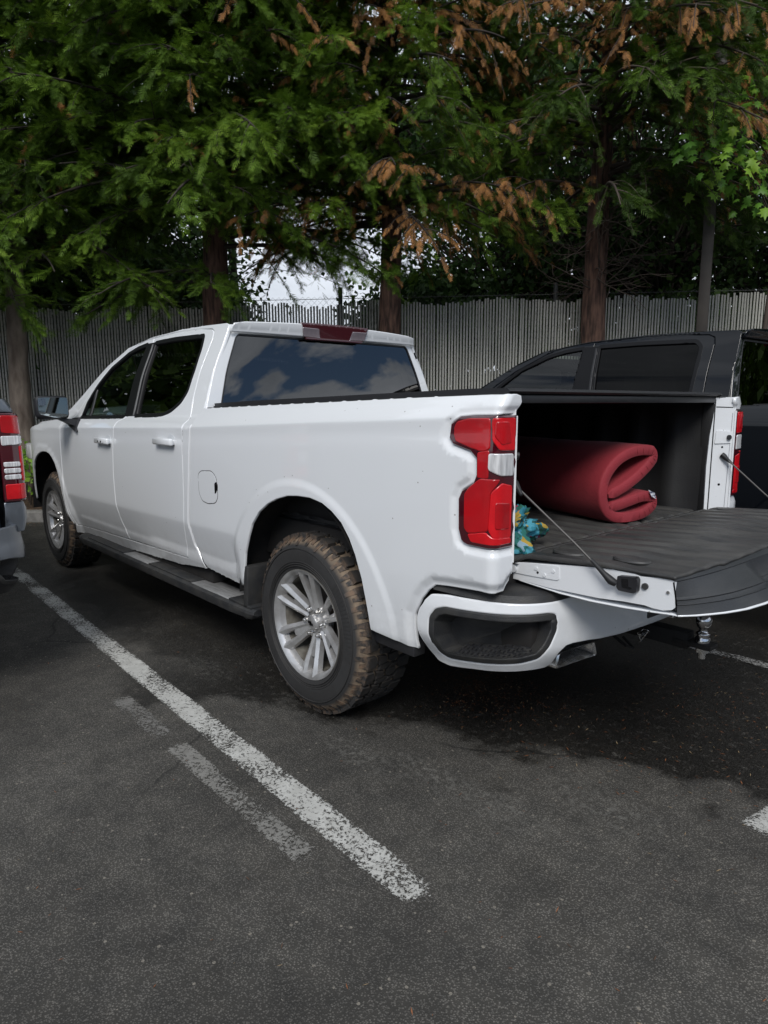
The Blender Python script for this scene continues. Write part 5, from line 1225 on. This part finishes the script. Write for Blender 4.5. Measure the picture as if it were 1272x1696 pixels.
def limbs(name, polys, m, parent, n=6):
    V = []; F = []
    for pts, rs in polys:
        pts = np.array(pts); base = None
        for i in range(len(pts)):
            t = pts[min(i+1, len(pts)-1)]-pts[max(i-1, 0)]; t = t/(np.linalg.norm(t)+1e-9); a = np.cross(t, (0, 0, 1.) if abs(t[2]) < .9 else (1., 0, 0)); a /= np.linalg.norm(a); b = np.cross(t, a); k = len(V)
            for j in range(n): V.append(pts[i]+(a*cos(2*pi*j/n)+b*sin(2*pi*j/n))*rs[i])
            if base is not None:
                for j in range(n): F.append((base+j, base+(j+1) % n, k+(j+1) % n, k+j))
            base = k
    o = big_mesh(name, np.array(V), np.array(F), None, m, parent); o.data.polygons.foreach_set('use_smooth', [True]*len(F)); return o
GREEN = [(0, (.030, .062, .008)), (.35, (.075, .142, .014)), (.62, (.145, .250, .024)), (.74, (.20, .30, .034)), (.78, (.36, .17, .050)), (.9, (.48, .23, .075)), (1, (.20, .12, .070))]
M['cedar_leaf'] = leaf_mat('cedar_foliage', GREEN, .30)
M['bark'] = mat('red_brown_bark', (.026, .014, .010), .95, c2=(.125, .068, .048), scale=26, bump=1.0, bscale=26, stretch=(1, 1, .16), detail=9)
M['bark_grey'] = mat('grey_bark', (.075, .055, .043), .95, c2=(.19, .155, .125), scale=9, bump=1.0, bscale=20, stretch=(1, 1, .3), detail=9)
M['bark_dark'] = mat('dark_bark', (.020, .016, .013), .95, c2=(.045, .036, .028), scale=8, bump=.8, bscale=18, stretch=(1, 1, .3))
M['twig'] = mat('bare_twig', (.06, .045, .035), .9)
TPL = frond_template(4)
toCam = -CF[:2]/np.linalg.norm(CF[:2])
def cedar(label, x, y, z0, rad, zmin, ztop, boughs, brown, r0=.17, bark='bark', seed=1, dens_=1., lenf=1., top=9., extra=(), twigs=0, leafs=.128, tn=(.22, .58), rfun=None, brownz=0, lean=(0, 0)):
    rg = np.random.default_rng(seed); root = thing('cedar_tree', label, 'tree', (x, y, z0), group='cedars in front of the fence')
    zz = [z0-.2, z0+.05, z0+.35, 1.5, 2.5, 4, 6, top]; rs = [r0*1.5, r0*1.28, r0*1.08, r0, r0*.93, r0*.80, r0*.6, .05]
    tp = [(lean[0]*(z-z0)+.03*sin(z*1.3+seed), lean[1]*(z-z0)+.03*cos(z*1.1+seed), z-z0) for z in zz]
    tp2 = []; rs2 = []
    for i in range(len(tp)-1):
        for k in range(6): t = k/6; tp2.append(np.array(tp[i])*(1-t)+np.array(tp[i+1])*t); rs2.append((rs[i]*(1-t)+rs[i+1]*t)*(1+.05*rg.normal()))
    limbs('trunk', [(tp2, rs2)], M[bark], root, 16)
    P = []; D = []; Ls = []; T = []; br = []
    def bough(zb, az, l, droop, rise, tn, bd, tipup=0):
        c, s_ = cos(az), sin(az); base = np.array([lean[0]*(zb-z0), lean[1]*(zb-z0), zb-z0]); n = 12; pts = []
        bend = rg.normal()*.15
        for i in range(n+1):
            t = i/n; a = az+bend*t; h = rise*l*t-droop*l*t*t+tipup*l*max(0, t-.7)**1.5; pts.append(base+np.array([cos(a)*l*t, sin(a)*l*t, h]))
        pts = np.array(pts); br.append((pts, list(np.linspace(.035*min(1, l/2), .006, n+1))))
        nb = int(15*l/2*dens_)+5
        for j in range(nb):
            t = rg.uniform(.12, 1)**.85; i = min(int(t*n), n-1); f = t*n-i; p = pts[i]*(1-f)+pts[i+1]*f; d = pts[i+1]-pts[i]; d /= np.linalg.norm(d)
            side = rg.choice([-1, 1]); up = np.array([0, 0, 1.]); s2 = np.cross(d, up)*side; L2 = rg.uniform(.35, .80)*(1.15-.6*t)*lenf
            bd2 = d*rg.uniform(.35, 1.0)+s2*rg.uniform(.2, 1.0)+up*rg.normal(-.02, .30); bd2 /= np.linalg.norm(bd2); q = []
            m_ = 6
            for k in range(m_+1): u = k/m_; q.append(p+bd2*L2*u-up*L2*.40*u*u)
            q = np.array(q)
            if rg.random() < .5: br.append((q, list(np.linspace(.008, .003, m_+1))))
            bt = tn+rg.normal()*.07; isb = rg.random() < bd
            ns = int(29*dens_) if not isb else int(21*dens_)
            if (p[0]*toCam[0]+p[1]*toCam[1]) < -.35: ns = ns//3
            for k in range(ns):
                u = rg.uniform(.1, 1); i2 = min(int(u*m_), m_-1); pp = q[i2]+(q[i2+1]-q[i2])*(u*m_-i2); sd = np.cross(bd2, up)*rg.choice([-1, 1])
                dd = bd2*rg.uniform(.5, 1.1)+sd*rg.uniform(.0, .9)+up*rg.normal(-.15 if not isb else -1.2, .33); P.append(pp); D.append(dd); Ls.append(rg.uniform(.6, 1.25)*leafs*(.78 if isb else 1))
                T.append(rg.uniform(.80, 1.) if isb else min(.72, max(.02, bt+rg.normal()*.10)))
    for b in range(boughs):
        u = rg.random(); zb = zmin+.45+(ztop-zmin)*u**.9
        az = atan2(toCam[1], toCam[0])+rg.uniform(-pi, pi)*(.62 if rg.random() < .80 else 1)
        R_ = rad*(rfun(zb) if rfun else 1)*rg.uniform(.72, 1.12); bough(zb, az, R_, rg.uniform(.28, .50), rg.uniform(.08, .30), rg.uniform(*tn), brown*(3.2 if rg.random() < .28 else .25)*(1 if zb > brownz else .3))
    for q in extra: bough(*q)
    P = np.array(P); D = np.array(D); Ls = np.array(Ls); T = np.array(T); U = np.tile([0, 0, 1.], (len(P), 1))+rg.normal(size=(len(P), 3))*.45
    V, F, k = place(TPL, P, D, U, Ls); tint = np.repeat(T, k)+rg.normal(size=len(P)*k)*.012
    big_mesh('crown', V, F, np.clip(tint, 0, 1), M['cedar_leaf'], root)
    # bare twigs under the crown
    for i in range(twigs):
        az = rg.uniform(-pi, pi); zb = rg.uniform(zmin-.6, zmin+.9); l = rg.uniform(.5, 1.6); a0 = np.array([0, 0, zb-z0]); pts = [a0]
        d = np.array([cos(az), sin(az), rg.normal()*.25])
        for k in range(7): d = d+rg.normal(size=3)*.16+np.array([0, 0, .04]); d /= np.linalg.norm(d); pts.append(pts[-1]+d*l/7)
        br.append((np.array(pts), list(np.linspace(.010, .002, 8))))
        for k in (3, 4, 5):
            d2 = d+rg.normal(size=3)*.6; d2 /= np.linalg.norm(d2); br.append((np.array([pts[k], pts[k]+d2*.15+(0, 0, -.02), pts[k]+d2*.32]), [.004, .003, .0015]))
    limbs('branches', br, M['twig'] if twigs > 20 else M['bark_dark'], root, 5)
    return root
AZ = atan2(toCam[1], toCam[0])
# azimuths: AZ points at the camera; + turns to the camera's left, - to its right (seen from the tree)
cedar('leftmost large cedar with a grey trunk and dense dark green foliage to the frame edge', 7.25, .26, .22, 2.15, 2.75, 7.0, 120, .0, .13, 'bark_grey', 11, 1.0, tn=(.18, .55), extra=[(3.1, AZ-.2, 1.7, .45, .15, .42, 0), (2.95, AZ+.3, 1.4, .45, .12, .40, 0)], lean=(.07, -.03))
cedar('cedar with a dark trunk behind the white cab, the fullest bright green crown', 5.75, -1.80, .25, 2.25, 2.85, 7.0, 145, .03, .185, 'bark', 23, 1.05, extra=[(3.05, AZ-.75, 1.75, .36, .10, .34, 0), (2.95, AZ-.95, 1.6, .40, .10, .30, 0), (3.0, AZ+.1, 1.3, .3, .1, .40, 0)])
cedar('cedar with a red-brown trunk behind the white cab, many orange dead sprays', 4.23, -3.45, .28, 1.95, 3.05, 7.0, 125, .52, .155, 'bark', 37, .95, brownz=0, tn=(.25, .62))
cedar('thin-crowned cedar with a reddish trunk behind the black truck, bare twigs below', 2.56, -5.6, .30, 2.0, 3.45, 7.2, 120, .26, .165, 'bark', 41, .8, tn=(.02, .36), twigs=70, lean=(-.012, .010), extra=[(4.75, AZ-.9, 1.95, .30, .12, .62, .1), (4.6, AZ-.75, 1.75, .30, .12, .60, .15)])
cedar('rightmost cedar mostly outside the frame with dull brownish sprays at its top', .35, -8.0, .32, 2.1, 3.9, 7.2, 80, .30, .16, 'bark', 53, .75, tn=(.05, .40), twigs=30)

def unseen_cedar_row():
    """unseen evergreens carrying the row on past both edges, added to darken reflections"""
    rg = np.random.default_rng(12); P = []
    for (x, y, top) in ((9.2, 2.3, 11), (10.9, 4.3, 12), (12.7, 6.3, 12), (14.5, 8.3, 12), (16.3, 10.3, 12), (18, 12.3, 12), (-1.6, -10.3, 9), (-3.5, -12.5, 9), (-5.4, -14.6, 9)):
        m_ = 3800; z = rg.uniform(2.3, top, m_); a = rg.uniform(0, 2*pi, m_); r = 2.2*(1-.6*(z/top)**2)*np.sqrt(rg.uniform(.15, 1, m_)); P.append(np.stack([x+r*np.cos(a), y+r*np.sin(a), z], 1))
    P = np.concatenate(P); n = len(P); D = rg.normal(size=(n, 3)); V, F, k = place(QUAD, P, D, rg.normal(size=(n, 3)), rg.uniform(.18, .4, n))
    o = big_mesh('unseen_evergreen_row', V, F, np.repeat(rg.uniform(0, .5, n), k), M['cedar_leaf']); tag(o, 'unseen evergreens carrying on along the fence past the view, added to darken reflections', 'woods', kind='stuff')
QUAD = (np.array([(0, 0, 0), (.5, .38, .05), (1, 0, -.05), (.5, -.38, .05)]), np.array([(0, 1, 2, 3)]))
unseen_cedar_row()  # out of view; added to block light and darken glass and paint reflections

# broad-leaved trees behind the fence
M['leaf_far'] = leaf_mat('broad_leaves', [(0, (.016, .040, .010)), (.5, (.040, .085, .020)), (1, (.11, .19, .045))], .35)
M['leaf_maple'] = leaf_mat('young_maple_leaves', [(0, (.06, .15, .022)), (.5, (.14, .31, .040)), (1, (.30, .48, .055))], .45, .45)
QUAD = (np.array([(0, 0, 0), (.5, .38, .05), (1, 0, -.05), (.5, -.38, .05)]), np.array([(0, 1, 2, 3)]))
def broad_tree(label, x, y, z0, rad, zc, hc, nclump, tint, seed, lpc=80, leaf=.11, multi=1, r0=.16, spread=.5, bark='bark_dark', group='leafy trees beyond the fence', lowest=1.9, low=3):
    rg = np.random.default_rng(seed); root = thing('broadleaf_tree', label, 'tree', (x, y, z0), group=group); br = []; P = []; T = []
    stems = []
    for i in range(multi):
        a = rg.uniform(0, 2*pi); e = np.array([cos(a)*rad*spread, sin(a)*rad*spread, zc-z0]); pts = [np.array([cos(a)*.12, sin(a)*.12, -.2])]
        for k in range(1, 9): t = k/8; pts.append(np.array([e[0]*t**1.3, e[1]*t**1.3, e[2]*t])+rg.normal(size=3)*.05)
        stems.append((pts, list(np.linspace(r0, r0*.35, 9))))
    limbs('trunk', stems, M[bark], root, 10)
    for c in range(nclump):
        v = rg.normal(size=3); v /= np.linalg.norm(v); r = rg.uniform(.45, 1)**.6; ce = np.array([v[0]*rad*r, v[1]*rad*r, zc-z0+v[2]*hc*r])
        if ce[2]+z0 < lowest: ce[2] = lowest-z0+rg.uniform(0, .4)
        st = stems[rg.integers(len(stems))][0]; a = st[rg.integers(low, 8)]; mid = (a+ce)/2+rg.normal(size=3)*.12+np.array([0, 0, -.12]); br.append((np.array([a, mid, ce]), [r0*.28, r0*.16, .008]))
        cs = rg.uniform(.28, .62)*rad*.45; n = int(lpc*rg.uniform(.6, 1.3)); P.append(ce+rg.normal(size=(n, 3))*cs*np.array([1, 1, .6])); T.append(np.full(n, tint+rg.normal()*.14)+rg.normal(size=n)*.10)
    limbs('branches', br, M[bark], root, 5)
    P = np.concatenate(P); T = np.concatenate(T); n = len(P); D = rg.normal(size=(n, 3)); D[:, 2] -= .4; U = rg.normal(size=(n, 3))*.7+np.array([0, 0, 1.])
    V, F, k = place(QUAD, P, D, U, leaf*rg.uniform(.7, 1.3, n)); big_mesh('crown', V, F, np.clip(np.repeat(T, k), 0, 1), M['leaf_far'], root)
def bt(px, d, **k):
    q = at(px, 600, d); return float(q[0]), float(q[1]), .4
for i, (lab, px, d, rad, zc, hc, ncl, tint, multi, low) in enumerate([
    ('dark broad-leaved tree beyond the fence behind the leftmost cedar', -40, 13.0, 3.3, 5.6, 3.8, 260, .18, 2, 2.2),
    ('dark broad-leaved tree beyond the fence behind the brightest green cedar', 165, 14.0, 3.0, 6.0, 4.2, 260, .15, 2, 2.2),
    ('high dark crown beyond the fence above the gap left of the rusty cedar', 400, 18.0, 3.4, 9.0, 3.0, 190, .15, 1, 6.2),
    ('tall dark broad-leaved tree whose crown closes the gap above the rusty cedar', 655, 17.0, 3.8, 8.4, 2.6, 150, .2, 1, 5.9),
    ('many-stemmed leafy tree beyond the fence left of the reddish trunk', 850, 14.5, 3.0, 5.6, 3.3, 210, .32, 3, 2.6),
    ('many-stemmed leafy tree with thick dark forking limbs right of the reddish trunk', 1035, 13.6, 2.9, 5.6, 3.1, 210, .38, 5, 2.7),
    ('leafy tree beyond the fence behind the lamp post', 1290, 14.5, 3.0, 5.8, 3.2, 190, .40, 3, 2.7)]):
    x, y, z = bt(px, d); broad_tree(lab, x, y, z, rad, zc, hc, ncl, tint, 100+i, multi=multi, lowest=low, low=6 if low > 5 else 3, spread=.55 if low < 5 else .1, leaf=.13)
# shrubs right behind the fence, showing green through the slats
for i, (px, d, rad, zc, ncl, tint, lab) in enumerate([(760, 12.0, 1.5, 2.1, 60, .85, 'pale green shrub seen above and through the fence right of the rusty cedar'), (930, 12.2, 1.4, 2.2, 55, .75, 'pale green shrub seen through the fence left of the reddish trunk'), (1110, 12.0, 1.3, 2.3, 55, .7, 'green shrub topping the fence just left of the lamp post'), (1260, 12.0, 1.4, 2.3, 55, .75, 'green shrub topping the fence at the right edge'), (270, 12.0, .8, 1.6, 45, .4, 'dull green shrub through the fence behind the dark cedar trunk'), (-60, 11.5, 1.6, 1.9, 110, .2, 'dark green shrub through the fence at the left edge'), (90, 11.6, 1.6, 1.9, 110, .2, 'dark green shrub through the fence right of the grey trunk'), (705, 12.8, 1.2, 2.9, 150, .35, 'green shrub above the fence just right of the rusty cedar trunk'), (285, 13.6, 1.3, 3.4, 170, .18, 'tall dark green shrub beyond the fence left of the dark cedar trunk'), (318, 13.0, 1.1, 2.9, 150, .2, 'dark green shrub filling the gap beside the dark cedar trunk'), (225, 11.8, 1.5, 1.8, 100, .22, 'dark green shrub through the fence beside the white cab roof')]):
    x, y, z = bt(px, d); broad_tree(lab, x, y, .4, rad, zc, 1.0, ncl, tint, 200+i, multi=3, r0=.04, lowest=.6, leaf=.12, group='shrubs beyond the fence')

# young maple by the lamp post
def maple():
    rg = np.random.default_rng(5); x, y, z0 = .62, -6.15, .3; root = thing('young_maple', 'young maple with large bright green lobed leaves beside the lamp post', 'tree', (x, y, z0))
    lobes = [(0, 0), (.12, -.05), (.10, -.34), (.30, -.24), (.42, -.50), (.52, -.22), (.74, -.26), (.72, -.10), (1.02, 0)]
    out = lobes+[(a, -b) for a, b in lobes[-2:0:-1]]; tv = np.array([(.35, 0, .04)]+[(a, b, -.30*abs(b)-.22*a*a) for a, b in out]); k = len(out)
    tf = np.array([(0, 1+i, 1+(i+1) % k, 1+(i+1) % k) for i in range(k)])
    tips = []
    br = [(np.array([(0, 0, 0), (.03, .02, 1.5), (-.02, .0, 2.8), (.0, .05, 3.6), (.03, .05, 4.6)]), [.035, .03, .024, .018, .006])]
    ctr = [(1185, 165, 7.0), (1210, 205, 6.9), (1170, 245, 6.9), (1220, 270, 6.9), (1200, 150, 7.5), (1205, 190, 7.4), (1165, 215, 7.3), (1150, 235, 7.2), (1225, 215, 7.2), (1215, 255, 7.3), (1190, 290, 7.4), (1235, 295, 7.2), (1250, 180, 7.3), (1265, 150, 7.2), (1260, 240, 7.3), (1262, 330, 7.4), (1290, 200, 7.3), (1300, 280, 7.4), (1225, 125, 7.5), (1310, 140, 7.4), (1195, 240, 7.4), (1245, 265, 7.5)]
    P = []; D = []; Ls = []; T = []
    for px, py, d in ctr:
        c = at(px, py, d)-np.array([x, y, z0]); zb = max(1.5, min(4.4, c[2]-.45)); a = np.array([0, 0, zb]); mid = (a+c)/2+np.array([0, 0, .12]); br.append((np.array([a, mid, c]), [.010, .007, .003]))
        n = 13; tb = rg.uniform(.25, .85)
        for i in range(n):
            o = rg.normal(size=3)*np.array([.13, .13, .11]); P.append(c+o); dd = o/np.linalg.norm(o)*.8+np.array([toCam[0]*.5, toCam[1]*.5, -.75])+rg.normal(size=3)*.3; D.append(dd); Ls.append(rg.uniform(.09, .175)); T.append(tb+rg.normal()*.16)
    P = np.array(P); D = np.array(D); n = len(P); U = np.tile([toCam[0]*.6, toCam[1]*.6, .8], (n, 1))+rg.normal(size=(n, 3))*.4
    V, F, kk = place((tv, tf), P, D, U, np.array(Ls))
    F3 = F[:, :3]; big_mesh('crown', V, F3, np.clip(np.repeat(np.array(T), kk), 0, 1), M['leaf_maple'], root)
    limbs('trunk', br, M['twig'], root, 6)
maple()
# weeds at the foot of the leftmost cedar
def weeds():
    rg = np.random.default_rng(9); root = thing('weed_clump', 'small bright green weeds growing at the foot of the leftmost cedar', 'plant', (6.6, .42, .28)); n = 500
    P = rg.normal(size=(n, 3))*np.array([.28, .28, .16])+np.array([0, 0, .42]); D = rg.normal(size=(n, 3)); D[:, 2] -= .2; U = rg.normal(size=(n, 3))+np.array([0, 0, 1.])
    V, F, k = place(QUAD, P, D, U, rg.uniform(.04, .09, n)); big_mesh('leaves', V, F, np.repeat(rg.uniform(.3, 1, n), k), M['leaf_maple'], root)
    br = []
    for i in range(14): a = rg.uniform(0, 2*pi); br.append((np.array([(0, 0, -.1), (cos(a)*.1, sin(a)*.1, .25), (cos(a)*.28, sin(a)*.28, .5)]), [.006, .005, .002]))
    limbs('stems', br, M['twig'], root, 5)
weeds()
# far woods all round, seen only as a dark rim in reflections
def far_woods():
    rg = np.random.default_rng(3); P = []
    for i in range(260):
        a = rg.uniform(radians(105), radians(272)); r = rg.uniform(75, 95); h = rg.uniform(4, 10.5)*(1+.3*sin(a*9)); c = np.array([cos(a)*r, sin(a)*r, h*.5]); m_ = 160
        P.append(c+rg.normal(size=(m_, 3))*np.array([2.2, 2.2, h*.28]))
    P = np.concatenate(P); P[:, 2] = np.abs(P[:, 2]); n = len(P); V, F, k = place(QUAD, P, rg.normal(size=(n, 3)), rg.normal(size=(n, 3)), rg.uniform(.8, 1.9, n))
    o = big_mesh('reflected_distant_woods', V, F, np.repeat(rg.uniform(0, .5, n), k), M['leaf_far']); tag(o, 'dark distant woods across the car park, out of view and seen only in reflections', 'woods', kind='stuff')
far_woods()
